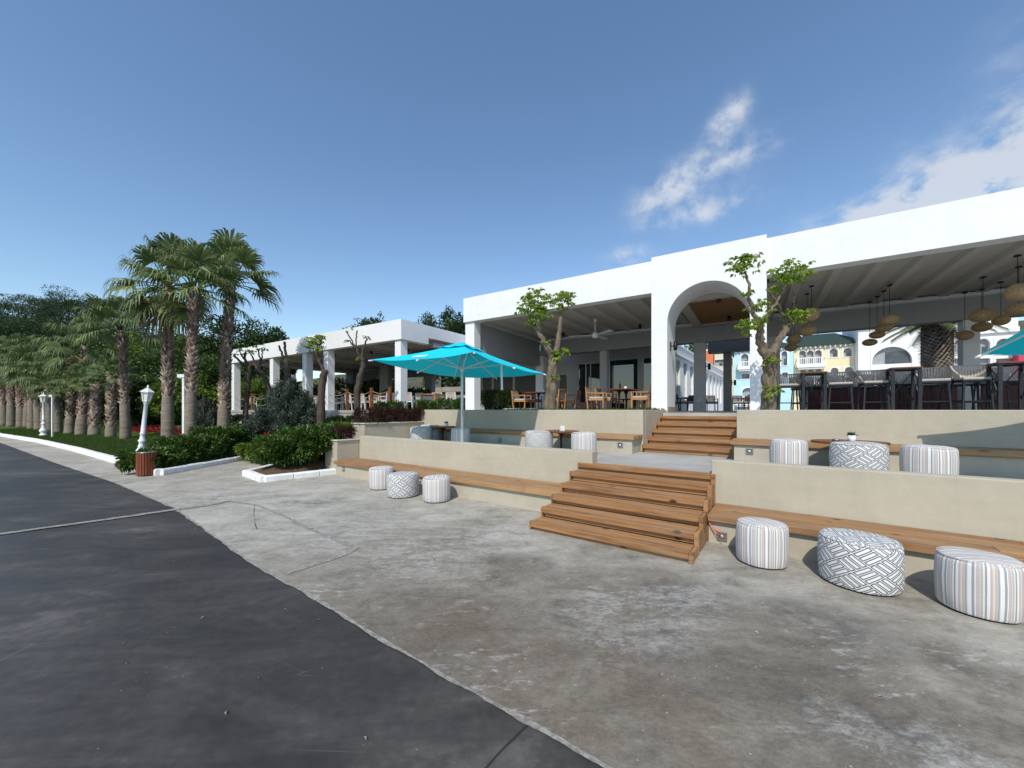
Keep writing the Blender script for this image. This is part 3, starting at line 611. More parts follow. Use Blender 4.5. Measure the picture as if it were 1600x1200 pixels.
mb().box(-16, -9.2, 14.6, 19.6, 4.3, 4.6).build('roof', M['white_stucco'], main); mb().box(-8.7, B.u_at(1045, 19.2), 16.7, 19.2, 4.70, 4.8).build('inner_ceiling', M['ceiling_white'], main)  # first slab: roof extension added to shade the left end of the back wall
# passage behind the arch
mb().box(-2.0, -1.72, 12.2, 16.3, 4.80, 5.0).box(.22, .5, 12.2, 16.3, 4.80, 5.0).box(-1.72, .22, 16.0, 16.29, 4.80, 5.0).box(-1.72, .22, 12.2, 12.4, 4.80, 5.0).build('ceiling_frame', M['ceiling_white'], main)
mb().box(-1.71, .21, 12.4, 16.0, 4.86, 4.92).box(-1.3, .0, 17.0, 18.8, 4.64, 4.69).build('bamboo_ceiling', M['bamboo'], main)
for (p0, p1, v, zt, mt) in ((727, 741, 11.12, RZ0, 'white_stucco'), (837, 849, 16.32, 4.23, 'white_paint'), (937, 947.5, 16.32, 4.23, 'shaded_white'), (1083.8, 1101.5, 16.32, 4.23, 'shaded_white'),
                            (1198.5, 1219, 16.32, 4.23, 'shaded_white'), (1505, 1532, 16.32, 4.23, 'white_paint'), (1130, 1143, 20.2, 4.6, 'shaded_grey')):
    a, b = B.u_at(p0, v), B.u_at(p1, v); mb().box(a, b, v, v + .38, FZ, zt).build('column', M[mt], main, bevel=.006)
mb().box(13.2, 13.6, 11.12, 11.5, FZ, RZ0).build('column', M['white_stucco'], main); mb().box(-1.9, .8, 20.15, 20.6, 4.3, 4.9).build('beam', M['shaded_grey'], main)
a, b = B.u_at(1090, 16.32), B.u_at(1096, 16.32); mb().box(a, b, 16.31, 16.33, 1.98, 2.05).build('socket', M['grey_metal'], main, bevel=.003)
# back wall with doors and plate glass
VW = 19.2; U = lambda px: B.u_at(px, VW); ops = []
def opn(p0, p1, z0, z1): ops.append((U(p0), U(p1), z0, z1, 'rect')); return ops[-1]
o_d = opn(872, 886.5, FZ, 3.62); o_s = opn(902, 938, FZ, 4.12); o_g = opn(951, 997.5, FZ, 4.2); o_h = opn(1003.5, 1039, FZ, 4.2)
o_l1 = opn(752, 768.5, FZ, 3.75); o_l2 = opn(769.5, 801.5, FZ, 3.75); o_l3 = opn(802.5, 838, FZ, 3.75)
mb().panel(-16.0, B.u_at(1045, 19.2), FZ, 4.95, VW, VW + .22, ops).build('back_wall', M['shaded_white'], main)
for o_ in ops:
    dark = o_ in (o_d, o_s, o_l1, o_l2, o_l3); f = mb(); w = .05; x0, x1, z0, z1 = o_[:4]
    f.box(x0, x0 + w, VW + .05, VW + .12, z0, z1).box(x1 - w, x1, VW + .05, VW + .12, z0, z1).box(x0 + w, x1 - w, VW + .05, VW + .12, z1 - w, z1).box(x0 + w, x1 - w, VW + .05, VW + .12, z0, z0 + w)
    if o_ is o_s:
        for t_ in (.36, .56): f.box(x0 + (x1 - x0) * t_ - .025, x0 + (x1 - x0) * t_ + .025, VW + .055, VW + .115, z0 + w, z1 - w)
    g = f.build('window_frame' if not dark else 'door_frame', M['white_metal'], main)
    mb().box(x0 + w, x1 - w, VW + .08, VW + .09, z0 + w, z1 - w).build('pane', M['dark_door'] if dark and o_ is not o_s else M['glass'], g)
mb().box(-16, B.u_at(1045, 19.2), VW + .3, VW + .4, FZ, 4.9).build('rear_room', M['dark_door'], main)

struct(MB((-8, 12, 0)).add([(-9.0, 11.5, FZ + .004), (17, 11.5, FZ + .004), (17, 20.5, FZ + .004), (-9.0, 20.5, FZ + .004)], [(0, 1, 2, 3)]).build('low_bounce_sheet', M['low_bounce_floor'], loc=B(-8, 12, 0), rot=B.rot))  # dark sheet added over the slab to cut light bouncing under the roof
# --- left pavilion
PZ = 1.62; po = (-28.0, 10.93, PZ); pav = thing('open_pavilion', 'white flat-roofed open dining pavilion behind the pollarded trees', 'pavilion', B(-28, 10.93, PZ), B.rot)
def pb(): return MB(po)
pb().box(-28, -12.36, 10.93, 11.25, 4.57, 5.4).box(-12.7, -12.36, 11.25, 12.5, 4.57, 5.399).box(-12.7, -12.36, 12.5, 21, 4.86, 5.399).box(-28, -27.7, 11.25, 21, 4.57, 5.399).box(-27.7, -12.7, 11.25, 21, 5.11, 5.35).build('roof', M['white_stucco'], pav)
m = pb()
for i in range(14): m.box(-27.7, -12.7, 11.5 + i * .66, 11.62 + i * .66, 4.86, 5.1)
for i in range(6): m.box(-27.5 + i * 2.9, -27.32 + i * 2.9, 11.25, 20.6, 4.70, 4.86)
m.build('ceiling_joists', M['ceiling_white'], pav)
pb().box(-27.7, -12.3, 20.3, 20.6, 4.1, 4.86).box(-12.62, -12.42, 12.9, 20.3, 4.5, 4.72).build('beam', M['shaded_grey'], pav)
for px in (361.7, 421.5, 472.5, 505.5, 617):
    a = B.u_at(px, 11.0); pb().box(a, a + .36, 11.0, 11.36, PZ - .3, 4.57).build('column', M['white_stucco'], pav, bevel=.006)
for (p0, p1, v) in ((540, 551, 19), (593, 606, 17.5), (664, 674, 20), (449, 456, 19)):
    a, b = B.u_at(p0, v), B.u_at(p1, v); pb().box(a, b, v, v + .4, PZ, 4.86).build('column', M['shaded_grey'], pav, bevel=.006)
pb().box(-28, -9.6, 10.95, 21, PZ - .12, PZ).box(-28, -12.3, 10.98, 11.2, .8, PZ - .12).build('floor', M['terrace_slab'], pav)
a, b = B.u_at(652, 15.5), B.u_at(748, 15.5); t = thing('bar_counter', 'long low counter with black top under the pavilion roof behind the umbrella', 'counter', B(a, 15.5, PZ), B.rot); o = (a, 15.5, PZ)
MB(o).box(a, b, 15.5, 16.1, 2.42, 2.6).build('top', M['black_metal'], t); MB(o).box(a + .05, b - .05, 15.55, 16.05, PZ, 2.415).build('base', M['white_paint'], t)
a, b = B.u_at(560, 27), B.u_at(760, 27); tag(MB((a, 27, 0)).box(a, b, 27, 27.4, 1, 3.75).build('stone_wall', M['stone_wall'], loc=B(a, 27, 0), rot=B.rot), 'rough beige stone wall seen far behind the pavilion columns', 'wall')

# --- white service wing seen through the arch
W = Frame(.5812, .8137); wg = thing('service_wing', 'low pale wing with a row of tall windows seen through the arch', 'building', W(20, 4.6, FZ), W.rot); wo = (20, 4.6, FZ)
ops = [(20.9 + i * 1.78, 21.85 + i * 1.78, 2.2, 4.25, 'rect') for i in range(10)]
MB(wo).panel(20, 39.5, FZ, 4.94, 4.6, 4.85, ops).box(20, 39.5, 4.86, 8.5, FZ, 4.9).build('wall', M['white_paint'], wg)
MB(wo).box(19.9, 39.6, 4.45, 4.6, 4.42, 4.55).box(19.95, 39.55, 4.48, 8.5, 4.945, 5.02).build('cornice', M['white_paint'], wg)
for i, o_ in enumerate(ops):
    f = MB(wo); x0, x1, z0, z1 = o_[:4]; w = .045
    f.box(x0, x0 + w, 4.7, 4.76, z0, z1).box(x1 - w, x1, 4.7, 4.76, z0, z1)
    for k in range(4): z = z0 + (z1 - z0 - w) * k / 3; f.box(x0 + w, x1 - w, 4.7, 4.76, z, z + w)
    g = f.build('window_frame', M['white_metal'], wg); MB(wo).box(x0 + w, x1 - w, 4.72, 4.73, z0, z1).build('pane', M['glass_yellow' if i == 0 else 'glass_blue' if i < 3 else 'glass'], g)

# ================================================================ FAR BUILDINGS (frame B)
def Zat(px, py, v): a = (px - 800) / 600; return EYE + (640 - py) / 600 * (v / (B.v[0] * a + B.v[1]))
def op(p0, p1, y0, y1, v, kind='arch'):
    a, b = B.u_at(p0, v), B.u_at(p1, v); pm = (p0 + p1) / 2; return (a, b, Zat(pm, y1, v), Zat(pm, y0, v), kind)
def far_house(name, label, p0, p1, v, ztop, ops, mat, depth=7, roof=None, trim='white_paint', balconies=(), zb=FZ):
    u0, u1 = B.u_at(p0, v), B.u_at(p1, v); o = (u0, v, zb); t = thing(name, label, 'building', B(u0, v, zb), B.rot)
    MB(o).panel(u0, u1, zb, ztop, v, v + .35, ops).box(u0, u0 + .3, v + .35, v + depth, zb, ztop).box(u1 - .3, u1, v + .35, v + depth, zb, ztop).box(u0, u1, v + depth, v + depth + .3, zb, ztop).build('wall', M[mat], t)
    for q in ops:
        f = MB(o).panel(q[0] - .14, q[1] + .14, q[2] - .1, q[3] + .14, v - .05, v - .003, [(q[0], q[1], q[2], q[3], q[4])] if q[4] != 'x' else [], 12)
        w = f.build('window_frame', M[trim], t)
        g = MB(o); x0, x1, z0, z1 = q[:4]; g.box(x0 - .02, x1 + .02, v + .36, v + .40, z0 - .02, z1 + .02); gg = g.build('recess', M['room_grey'], w)
        if q[1] - q[0] < 2.0: MB(o).box(x0 + (x1 - x0) * .48, x0 + (x1 - x0) * .86, v + .34, v + .358, z0 + .02, z0 + (z1 - z0) * .5).build('pane', M['window_dark'], w)
    for (b0, b1, zr0, zr1, d) in balconies:
        bl = MB(o).box(b0, b1, v - d, v - .052, zr0 - .42, zr0).box(b0 + .12, b1 - .12, v - d + .12, v - .052, zr0 - .62, zr0 - .42).build('balcony', M[trim], t)
        r = MB(o).box(b0, b1, v - d, v - d + .09, zr1 - .1, zr1); n = max(3, int((b1 - b0) / .19))
        for i in range(n + 1): x = b0 + .05 + (b1 - b0 - .1) * i / n; r.box(x - .035, x + .035, v - d + .01, v - d + .08, zr0, zr1 - .1)
        r.box(b0, b0 + .08, v - d + .09, v - .06, zr1 - .1, zr1).box(b1 - .08, b1, v - d + .09, v - .06, zr1 - .1, zr1).build('railing', M[trim], bl)
    if roof:
        zr = ztop; e = .45; h = roof; vs = [(u0 - e, v - e, zr), (u1 + e, v - e, zr), (u1 + e, v + depth + e, zr), (u0 - e, v + depth + e, zr), (u0 + 1.2, v + depth / 2, zr + h), (u1 - 1.6, v + depth / 2, zr + h)]
        vs2 = [(x, y, z + .14) for x, y, z in vs]
        m = MB(o).add(vs2, [(0, 1, 5, 4), (1, 2, 5), (2, 3, 4, 5), (3, 0, 4)]); m.add(vs[:4] + vs2[:4], [(0, 1, 5, 4), (1, 2, 6, 5), (2, 3, 7, 6), (3, 0, 4, 7), (3, 2, 1, 0)]); m.build('roof', M['roof_green'], t)
        k = MB(o); n = int((u1 - u0) / .45)
        for i in range(n): x = u0 + (i + .5) * (u1 - u0) / n; k.box(x - .07, x + .07, v - .3, v - .004, ztop - .28, ztop - .02)
        k.build('eave_brackets', M[trim], t)
    return t
v = 57.7; t3 = [op(1248.8 + i * 12.3, 1258.8 + i * 12.5, 548 - i * .4, 569, v) for i in range(3)]; s2 = [op(1296.3, 1309, 544.5, 558, v), op(1318, 1331, 543.8, 557.2, v)]
l3 = [op(1250.4 + i * 12, 1259.4 + i * 12.2, 577 - i * .4, 598, v) for i in range(3)]; l2 = [op(1298, 1310, 574.6, 588.3, v), op(1320, 1333, 573.5, 587.2, v)]
b0, b1 = B.u_at(1244, v), B.u_at(1288.5, v)
far_house('yellow_house', 'yellow house with white arched windows, balcony and dark green roof', 1240.5, 1341, v, 9.2, t3 + s2 + l3 + l2, 'yellow_paint', 7, 1.75, balconies=[(b0, b1, Zat(1266, 569.3, v), Zat(1266, 559.8, v), 1.0), (b0 + .2, b1 + .2, Zat(1266, 598, v), Zat(1266, 588.5, v), 1.0)])
v = 57.5; ops = [op(1158, 1169.4, 553, 572, v), op(1159, 1171, 584, 592, v, 'rect'), op(1160, 1177, 606, 627, v, .5), op(1221, 1230, 549, 571, v), op(1222, 1231, 582, 590, v, 'rect'), op(1183, 1192, 551, 571, v), op(1196, 1206, 551, 571, v)]
far_house('cyan_house', 'pale cyan house with white balconies partly hidden behind the pollarded tree', 1147, 1240, v, 9.25, ops, 'cyan_paint', 7, 1.2, balconies=[(B.u_at(1153, v), B.u_at(1176, v), Zat(1164, 573, v), Zat(1164, 565.6, v), 1.0), (B.u_at(1150, v), B.u_at(1180, v), Zat(1164, 628, v), Zat(1164, 619, v), 1.2)])
v = 56.0; big = op(1362.7, 1425, 541.7, 640, v); ops = [big] + [op(a, b, 529, 553, v, .6) for a, b in ((1491, 1510), (1527, 1547), (1556, 1582))] + [op(a, b, 560, 582, v, 'rect') for a, b in ((1491, 1510), (1527, 1547), (1556, 1582))] + [op(1480, 1490, 592, 612, v, 'rect')]
wb = far_house('white_hotel', 'tall white hotel block with a large arched loggia behind the bar terrace', 1341, 1591, v, 14.5, ops, 'white_stucco', 9)
o = (B.u_at(1341, v), v, FZ); x0, x1 = big[0], big[1]
MB(o).box(x0, x1, v + .02, v + .34, Zat(1394, 577, v), Zat(1394, 568.5, v)).build('balcony', M['white_stucco'], wb)
MB(o).box(x0 + 1.1, x0 + 3.0, v + .31, v + .357, Zat(1394, 568, v), Zat(1394, 549, v)).build('window_panel', M['window_dark'], wb); MB(o).box(x0 + 1.2, x0 + 2.3, v + .31, v + .357, 3.0, Zat(1394, 598, v)).build('window_panel', M['window_dark'], wb)
MB(o).box(B.u_at(1341, v) - .1, B.u_at(1400, v), v - .25, v - .01, 10.4, 10.75).build('cornice', M['white_stucco'], wb); MB(o).box(B.u_at(1470, v), B.u_at(1591, v), v - .25, v - .01, Zat(1530, 527, v) + .3, Zat(1530, 527, v) + .75).build('cornice', M['white_stucco'], wb)
far_house('magenta_house', 'magenta house front at the right edge behind the turquoise canopy', 1591.5, 1640, 55.0, 8, [op(1600, 1612, 590, 615, 55.0)], 'magenta_paint', 6)
far_house('beige_block', 'beige apartment block with large windows between the arch columns', 1113.5, 1150, 78.0, 11.6, [op(1117, 1131, 562, 572, 78.0, 'rect'), op(1117, 1131, 583, 592, 78, 'rect'), op(1136, 1145, 560, 572, 78, 'rect')], 'cream_paint', 8)
v = 66; u0, u1 = B.u_at(1102, v), B.u_at(1114.2, v); t = thing('orange_tower', 'small orange tower with a white crenellated top seen between the arch columns', 'building', B(u0, v, FZ), B.rot); o = (u0, v, FZ)
MB(o).box(u0, u1, v, v + 2.5, FZ, Zat(1108, 548, v)).build('wall', M['orange_paint'], t); m = MB(o)
for i in range(4): x = u0 + i * (u1 - u0) / 4 + .03; m.box(x, x + (u1 - u0) / 5.5, v - .04, v + 2.4, Zat(1108, 548, v) + .002, Zat(1108, 545.3, v))
m.build('crenellation', M['white_paint'], t)
# ================================================================ PLANTS
def np_mesh(name, V, F, mats, mi=None, smooth=False):
    me = bpy.data.meshes.new(name); V = np.asarray(V, np.float32); F = np.asarray(F, np.int32); k = F.shape[1]
    me.vertices.add(len(V)); me.vertices.foreach_set('co', V.ravel()); me.loops.add(F.size); me.loops.foreach_set('vertex_index', F.ravel())
    me.polygons.add(len(F)); me.polygons.foreach_set('loop_start', np.arange(0, F.size, k, dtype=np.int32))
    for m in (mats if isinstance(mats, (list, tuple)) else [mats]): me.materials.append(m)
    if mi is not None: me.polygons.foreach_set('material_index', np.asarray(mi, np.int32))
    if smooth: me.polygons.foreach_set('use_smooth', np.ones(len(F), bool))
    me.update(calc_edges=True); me.validate(); return me
def norm(a): return a / np.maximum(np.linalg.norm(a, axis=-1, keepdims=True), 1e-9)
def leaves(P, Dr, L, wid, rng, fold=.25, bend=.25):
    """folded pointed leaves at P pointing along Dr: returns verts, triangles"""
    n = len(P); Dr = norm(Dr); up = norm(rng.normal(0, .55, (n, 3)) + np.array([0, 0, 1.0])); S = norm(np.cross(Dr, up)); N = np.cross(S, Dr)
    L = (L * rng.uniform(.65, 1.25, n))[:, None]; Wd = L * wid
    mid = P + Dr * L * .5 + N * L * .06; tip = P + Dr * L - N * L * bend; a = mid + S * Wd * .5 + N * Wd * fold; b = mid - S * Wd * .5 + N * Wd * fold
    V = np.stack([P, a, tip, b], 1).reshape(-1, 3); i = np.arange(n)[:, None] * 4
    return V, np.concatenate([i + [0, 1, 2], i + [0, 2, 3]], 0)
def foliage(name, P, Dr, L, wid, mats, rng, parent=None, mi=None, **k):
    V, F = leaves(P, Dr, L, wid, rng, **k); return place(name, np_mesh(name, V, F, mats, None if mi is None else np.concatenate([mi, mi])), parent)
def clumps(c, rad, n, k, rng, cr=.32, shell=.75):
    """n points gathered in k uneven clumps spread through an ellipsoid"""
    d = norm(rng.normal(0, 1, (k, 3))); rr = rng.uniform(shell ** 3, 1, (k, 1)) ** (1 / 3); C = d * rr
    w = rng.uniform(.4, 1.6, k); w /= w.sum(); idx = rng.choice(k, n, p=w); s = rng.uniform(.6, 1.3, k) * cr
    off = norm(rng.normal(0, 1, (n, 3))) * rng.uniform(.25, 1, (n, 1)) ** .5 * s[idx][:, None]
    q = C[idx] + off; return np.asarray(c) + q * np.asarray(rad), norm(off + .6 * q + rng.normal(0, .35, (n, 3)))
def bush(name, label, cat, loc, size, n, mat, seed, L=.09, wid=.45, rot=0, group=None, box=True, stems=True, k=40, cr=.3):
    """leafy shrub filling a rounded box size=(w,d,h)"""
    rng = np.random.default_rng(seed); t = thing(name, label, cat, loc, rot, group)
    w, d, h = size
    if box:
        C = rng.uniform(-1, 1, (k, 3)); C[:, 2] = rng.uniform(-.5, 1, k); ax = rng.integers(0, 3, k); C[np.arange(k), ax] = np.where(ax == 2, 1, np.sign(C[np.arange(k), ax]))
        C[:, :2] *= .84; C[:, 2] *= .86; C += rng.normal(0, .07, C.shape)
    else:
        C = norm(rng.normal(0, 1, (k, 3))) * rng.uniform(.5, .9, (k, 1))
    idx = rng.integers(0, k, n); sc = np.array([w / 2, d / 2, h / 2]); r = cr * rng.uniform(.6, 1.25, k)[idx][:, None] * min(w, d, h)
    off = norm(rng.normal(0, 1, (n, 3))) * rng.uniform(.2, 1, (n, 1)) ** .5
    P = C[idx] * sc + off * r + np.array([0, 0, h / 2]); P[:, 2] = np.abs(P[:, 2]) + .02
    foliage('foliage', P, off + .5 * C[idx] + rng.normal(0, .3, (n, 3)) + np.array([0, 0, .25]), L, wid, M[mat], rng, t)
    if stems:
        m = MB(); rr = random.Random(seed)
        for i in range(9):
            x, y = rr.uniform(-.35, .35) * w, rr.uniform(-.35, .35) * d; m.tube([(x * .7, y * .7, 0), (x, y, h * .4), (x * 1.15, y * 1.15, h * .8)], [.018, .013, .006], 5)
        m.build('stems', M['bark_dark'], t)
    return t
def onpix(px, py_base, Y):                                         # place at depth Y in column px standing on the terrain
    X = (px - 800) / 600 * Y; return Vector((X, Y, hz(X, Y)))
# --- clipped and loose hedges (each bush its own)
HG = 'glossy green hedge bushes round the white kerbs'
KN = Vector((-KD.y, KD.x, 0))
for i, (s, off, sz, lab) in enumerate(((.55, .62, (1.2, .9, .42), 'small low hedge bush at the kerb corner behind the wooden bin'), (1.9, .75, (1.75, 1.1, .55), 'glossy hedge bush along the white kerb at the foot of the middle palm'),
                                       (3.35, .8, (1.75, 1.1, .62), 'glossy hedge bush along the white kerb below the thickest palm'), (4.9, .9, (1.8, 1.2, .62), 'glossy hedge bush along the white kerb near the grey green shrub'))):
    p = K0 + KD * s + KN * off; p.z = hz(p.x, p.y) - .03; bush('hedge_bush', lab, 'hedge', p, sz, 6500, 'hedge_leaf', 10 + i, .10, .42, math.atan2(KD.y, KD.x), HG, k=60, cr=.22)
for i, (px, Y, sz, lab) in enumerate(((441, 9.8, (1.15, 1.05, .58), 'glossy hedge bush at the front corner of the kerbed soil bed'), (487, 10.15, (1.25, 1.05, .70), 'dense glossy hedge bush in the middle of the kerbed soil bed'),
                                      (503, 10.75, (1.0, 1.0, .66), 'dense glossy hedge bush against the low plaster planter'), (448, 11.4, (1.6, 1.2, .50), 'glossy hedge bush at the back of the kerbed soil bed'))):
    p = onpix(px, 0, Y); bush('hedge_bush', lab, 'hedge', p, sz, 8000, 'hedge_leaf', 20 + i, .10, .42, T.rot, HG, k=64, cr=.22)
GC = 'lighter leafy shrubs on the slope'
for i, (px, Y, sz, lab) in enumerate(((470, 12.6, (2.2, 1.5, .5), 'light green leafy shrub on the slope below the grey green bush'), (525, 12.2, (1.8, 1.5, .55), 'light green leafy shrub at the foot of the leafy pollard'),
                                      (555, 13.4, (2.2, 1.4, .5), 'light green leafy shrub between the two pollards nearest the planter'), (540, 11.6, (1.1, 1.2, .62), 'light green leafy shrub left of the long planter'), (412, 12.6, (1.9, 1.3, .42), 'light green shrub with red flowers in front of the grey green bush'))):
    p = onpix(px, 0, Y); bush('leafy_shrub', lab, 'shrub', p, sz, 6500, 'light_leaf', 30 + i, .11, .42, T.rot, GC, k=44, cr=.26)
for i, (px, v, w, lab) in enumerate(((551, 10.45, 3.0, 'dark clipped hedge at the pavilion foot below the rope fence'), (610, 10.4, 2.6, 'dark clipped hedge below the nearest pavilion column'), (395, 10.4, 4.0, 'dark clipped hedge at the far end of the pavilion'), (470, 10.4, 3.6, 'dark clipped hedge behind the grey green bush'))):
    u = B.u_at(px, v); q = B(u, v); bush('clipped_hedge', lab, 'hedge', (q.x, q.y, hz(q.x, q.y) - .05), (w, .9, .55), 7500, 'dark_leaf', 40 + i, .07, .5, B.rot, 'dark clipped hedges at the pavilion foot', k=70, cr=.2)
u0 = B.u_at(668, 11.4); u1 = B.u_at(724, 11.4); q = B((u0 + u1) / 2, 11.4, 1.3); bush('clipped_hedge', 'bright low hedge between the pavilion and the restaurant corner pillar', 'hedge', q, (u1 - u0 + .2, 1.3, .62), 7000, 'hedge_leaf', 47, .09, .45, B.rot, k=60, cr=.25)
u0 = B.u_at(752, 13.3); u1 = B.u_at(806, 13.3); q = B((u0 + u1) / 2, 13.4, FZ); bush('clipped_hedge', 'dark clipped hedge inside the left terrace behind the corner pillar', 'hedge', q, (u1 - u0, .9, .78), 8000, 'dark_leaf', 48, .065, .5, B.rot, k=80, cr=.2)
q = B(B.u_at(630, 11.2), 10.5, 1.2); bush('clipped_hedge', 'small rounded hedge at the end of the pavilion floor above the purple shrubs', 'hedge', q, (1.1, .7, .62), 3200, 'hedge_leaf', 49, .09, .45, B.rot, k=30)
# purple shrubs in the planters
for i in range(4):
    q = T(-9.69, 6.55 + i * .58, 1.18); bush('purple_shrub', ['purple leaved shrub at the front end of the long planter', 'purple leaved shrub second from the front in the long planter', 'purple leaved shrub second from the back in the long planter', 'purple leaved shrub at the back end of the long planter'][i], 'shrub', q, (.58, .66, .42), 2600, 'purple_leaf', 60 + i, .055, .22, T.rot, 'purple shrubs in the long planter', k=26)
q = T(-9.60, 5.66, .78); bush('purple_shrub', 'small purple leaved shrub in the low planter', 'shrub', q, (.46, .46, .34), 2000, 'purple_leaf', 66, .05, .22, T.rot, k=22)
# red flower beds: countless small flowers
rng = np.random.default_rng(70); P = []
for (px0, px1, py0, py1, n) in ((318, 412, 672, 690, 2600), (212, 262, 672, 678, 1100), (262, 320, 674, 684, 900)):
    for _ in range(n):
        a = on_lawn(rng.uniform(px0, px1), rng.uniform(py0, py1)) if _ % 12 == 0 else a; P.append((a.x + rng.normal(0, .16), a.y + rng.normal(0, .16), a.z + rng.uniform(.02, .26)))
P = np.array(P); o = foliage('red_flowers', P, rng.normal(0, 1, P.shape) + np.array([0, 0, .8]), .085, .6, M['red_flower'], rng); tag(o, 'bed of small red flowers behind the palms and hedges', 'flowers', kind='stuff')
rng = np.random.default_rng(71); P = []
for (px, Y) in ((420, 11.9), (475, 12.0), (418, 12.4)):
    c = onpix(px, 0, Y); P.append(np.array([c.x, c.y, c.z + .72]) + rng.normal(0, .10, (60, 3)))
P = np.concatenate(P); o = foliage('red_blossoms', P, rng.normal(0, 1, P.shape) + np.array([0, 0, .6]), .08, .6, M['red_flower'], rng); tag(o, 'a few red blossoms showing among the light green shrubs', 'flowers', kind='stuff')
# lawn blades
def lawn_blades():
    rng = np.random.default_rng(72); n = 130000; u = rng.uniform(-26, -10, n); v = 3.35 + 4.6 * rng.uniform(0, 1, n) ** 1.3; u2 = rng.uniform(-48, -26, n // 3); v2 = 3.35 + 2.2 * rng.uniform(0, 1, n // 3)
    u = np.concatenate([u, u2]); v = np.concatenate([v, v2]); X = B.u[0] * u + B.v[0] * v; Y = B.u[1] * u + B.v[1] * v; Z = terrain_h(X, Y)
    left = (X - K0[0]) * KD[1] - (Y - K0[1]) * KD[0] < -.1; ok = (Z > .06) & left; P = np.stack([X, Y, Z - .01], -1)[ok]
    o = foliage('grass', P, rng.normal(0, .45, P.shape) + np.array([0, 0, 1]), .06, .22, M['grass_blade'], rng); tag(o, 'mown green lawn grass under the palms', 'grass', kind='stuff')
    # sparse weeds on the upper terrace edge
    n = 1500; u = np.concatenate([rng.uniform(-6.6, -2.6, n), rng.normal(-2.75, .12, 120)]); v = np.concatenate([rng.uniform(8.6, 9.6, n), rng.uniform(10.15, 10.4, 120)]); X = T.u[0] * u + T.v[0] * v; Y = T.u[1] * u + T.v[1] * v
    P = np.stack([X, Y, np.full(len(X), FZ - .01)], -1); o = foliage('weeds', P, rng.normal(0, .5, P.shape) + np.array([0, 0, 1]), .13, .14, M['grass_blade'], rng); tag(o, 'thin grass and weeds along the upper terrace edge', 'grass', kind='stuff')
lawn_blades()
rng = np.random.default_rng(75); n = 80; P = np.stack([rng.uniform(-5, 5, n), rng.uniform(1.6, 6.5, n), np.full(n, .012)], -1); ut, vt = T.uv(P[:, 0], P[:, 1]); P = P[(vt < 5.1) & ~((vt > 4.2) & (ut > -3) & (ut < -.6))]
d = rng.normal(0, 1, P.shape); d[:, 2] = rng.uniform(0, .05, len(P)); o = foliage('dry_leaves', P, d, .028, .4, M['litter'], rng); tag(o, 'scattered small dry leaf flakes lying on the concrete', 'leaves', kind='stuff')
# --- feathery grey green shrub
def feathery(label, c, R_, h, seed, n=15000):
    rng = np.random.default_rng(seed); t = thing('feathery_shrub', label, 'shrub', c); k = 110
    C = norm(rng.normal(0, 1, (k, 3))) * rng.uniform(.3, .95, (k, 1)); C[:, 2] = np.abs(C[:, 2]) * 1.0; C[:, :2] *= (1.05 - .55 * C[:, 2:3])
    idx = rng.integers(0, k, n); d = norm(rng.normal(0, .45, (k, 3)) + C * .5 + np.array([0, 0, .8]))
    tt = rng.uniform(-.25, .3, n); P = C[idx] * np.array([R_, R_, h * .78]) + d[idx] * (tt * h * .34)[:, None] + rng.normal(0, .055, (n, 3)); P[:, 2] += .12 * h; P[:, 2] = np.maximum(P[:, 2], .02)
    foliage('foliage', P, d[idx] + rng.normal(0, .6, (n, 3)), .11, .2, M['grey_leaf'], rng, t)
    m = MB(); rr = random.Random(seed)
    for i in range(10):
        a = rr.uniform(0, 6.3); m.tube([(0, 0, 0), (.2 * R_ * math.cos(a), .2 * R_ * math.sin(a), h * .35), (.5 * R_ * math.cos(a), .5 * R_ * math.sin(a), h * .8)], [.04, .025, .008], 6)
    m.build('stems', M['bark_dark'], t); return t
feathery('large feathery grey green shrub in front of the pavilion', onpix(447, 0, 13.9), 1.2, 2.65, 80, 42000); feathery('lower feathery grey green shrub in front of the pavilion, right of the larger one', onpix(482, 0, 14.2), .85, 1.45, 81, 16000)
feathery('dark feathery shrub between the two nearest palms', onpix(322, 0, 17.5), .9, 1.9, 82, 8000)

# --- pollarded trees
def pollard(label, base, limbs, k_, seed, tufts, leaf='young_leaf', bk='bark', lw=.085, dense=300):
    """limbs: list of [(x,y,z,r),...] paths local to the base; tufts: (x,y,z,radius,n)"""
    t = thing('pollarded_tree', label, 'tree', base); m = MB(); rr = random.Random(seed)
    for p in limbs:
        pts = []; rad = []
        for a, b in zip(p[:-1], p[1:]):
            n = 5
            for i in range(n):
                f = i / n; pts.append(Vector(a[:3]).lerp(Vector(b[:3]), f) + Vector((rr.gauss(0, .012), rr.gauss(0, .012), 0))); rad.append((a[3] * (1 - f) + b[3] * f) * k_ * rr.uniform(.92, 1.09))
        pts.append(Vector(p[-1][:3])); rad.append(p[-1][3] * k_); m.tube(pts, rad, 12)
    m.build('trunk', M[bk], t)
    if tufts:
        rng = np.random.default_rng(seed); PP = []; DD = []
        for (x, y, z, r, n) in tufts:
            n = int(n * 1.7); r *= 1.1; k = max(5, n // 13); c = norm(rng.normal(0, 1, (k, 3)) + np.array([0, 0, .35])) * rng.uniform(.4, 1, (k, 1)) * r * np.array([1.15, 1.15, .8])
            idx = rng.integers(0, k, n); ang = rng.uniform(0, 6.283, n); out = np.stack([np.cos(ang), np.sin(ang), rng.uniform(-.55, .15, n)], -1)
            PP.append(np.array([x, y, z]) + c[idx] + out * .02); DD.append(out + norm(c[idx]) * .45)
        foliage('crown', np.concatenate(PP), np.concatenate(DD), lw, .46, M[leaf], rng, t, bend=.3)
    return t
Y1 = 10.7; s = Y1 / 600; b1_ = Vector(((859 - 800) * s, Y1, FZ - .02))
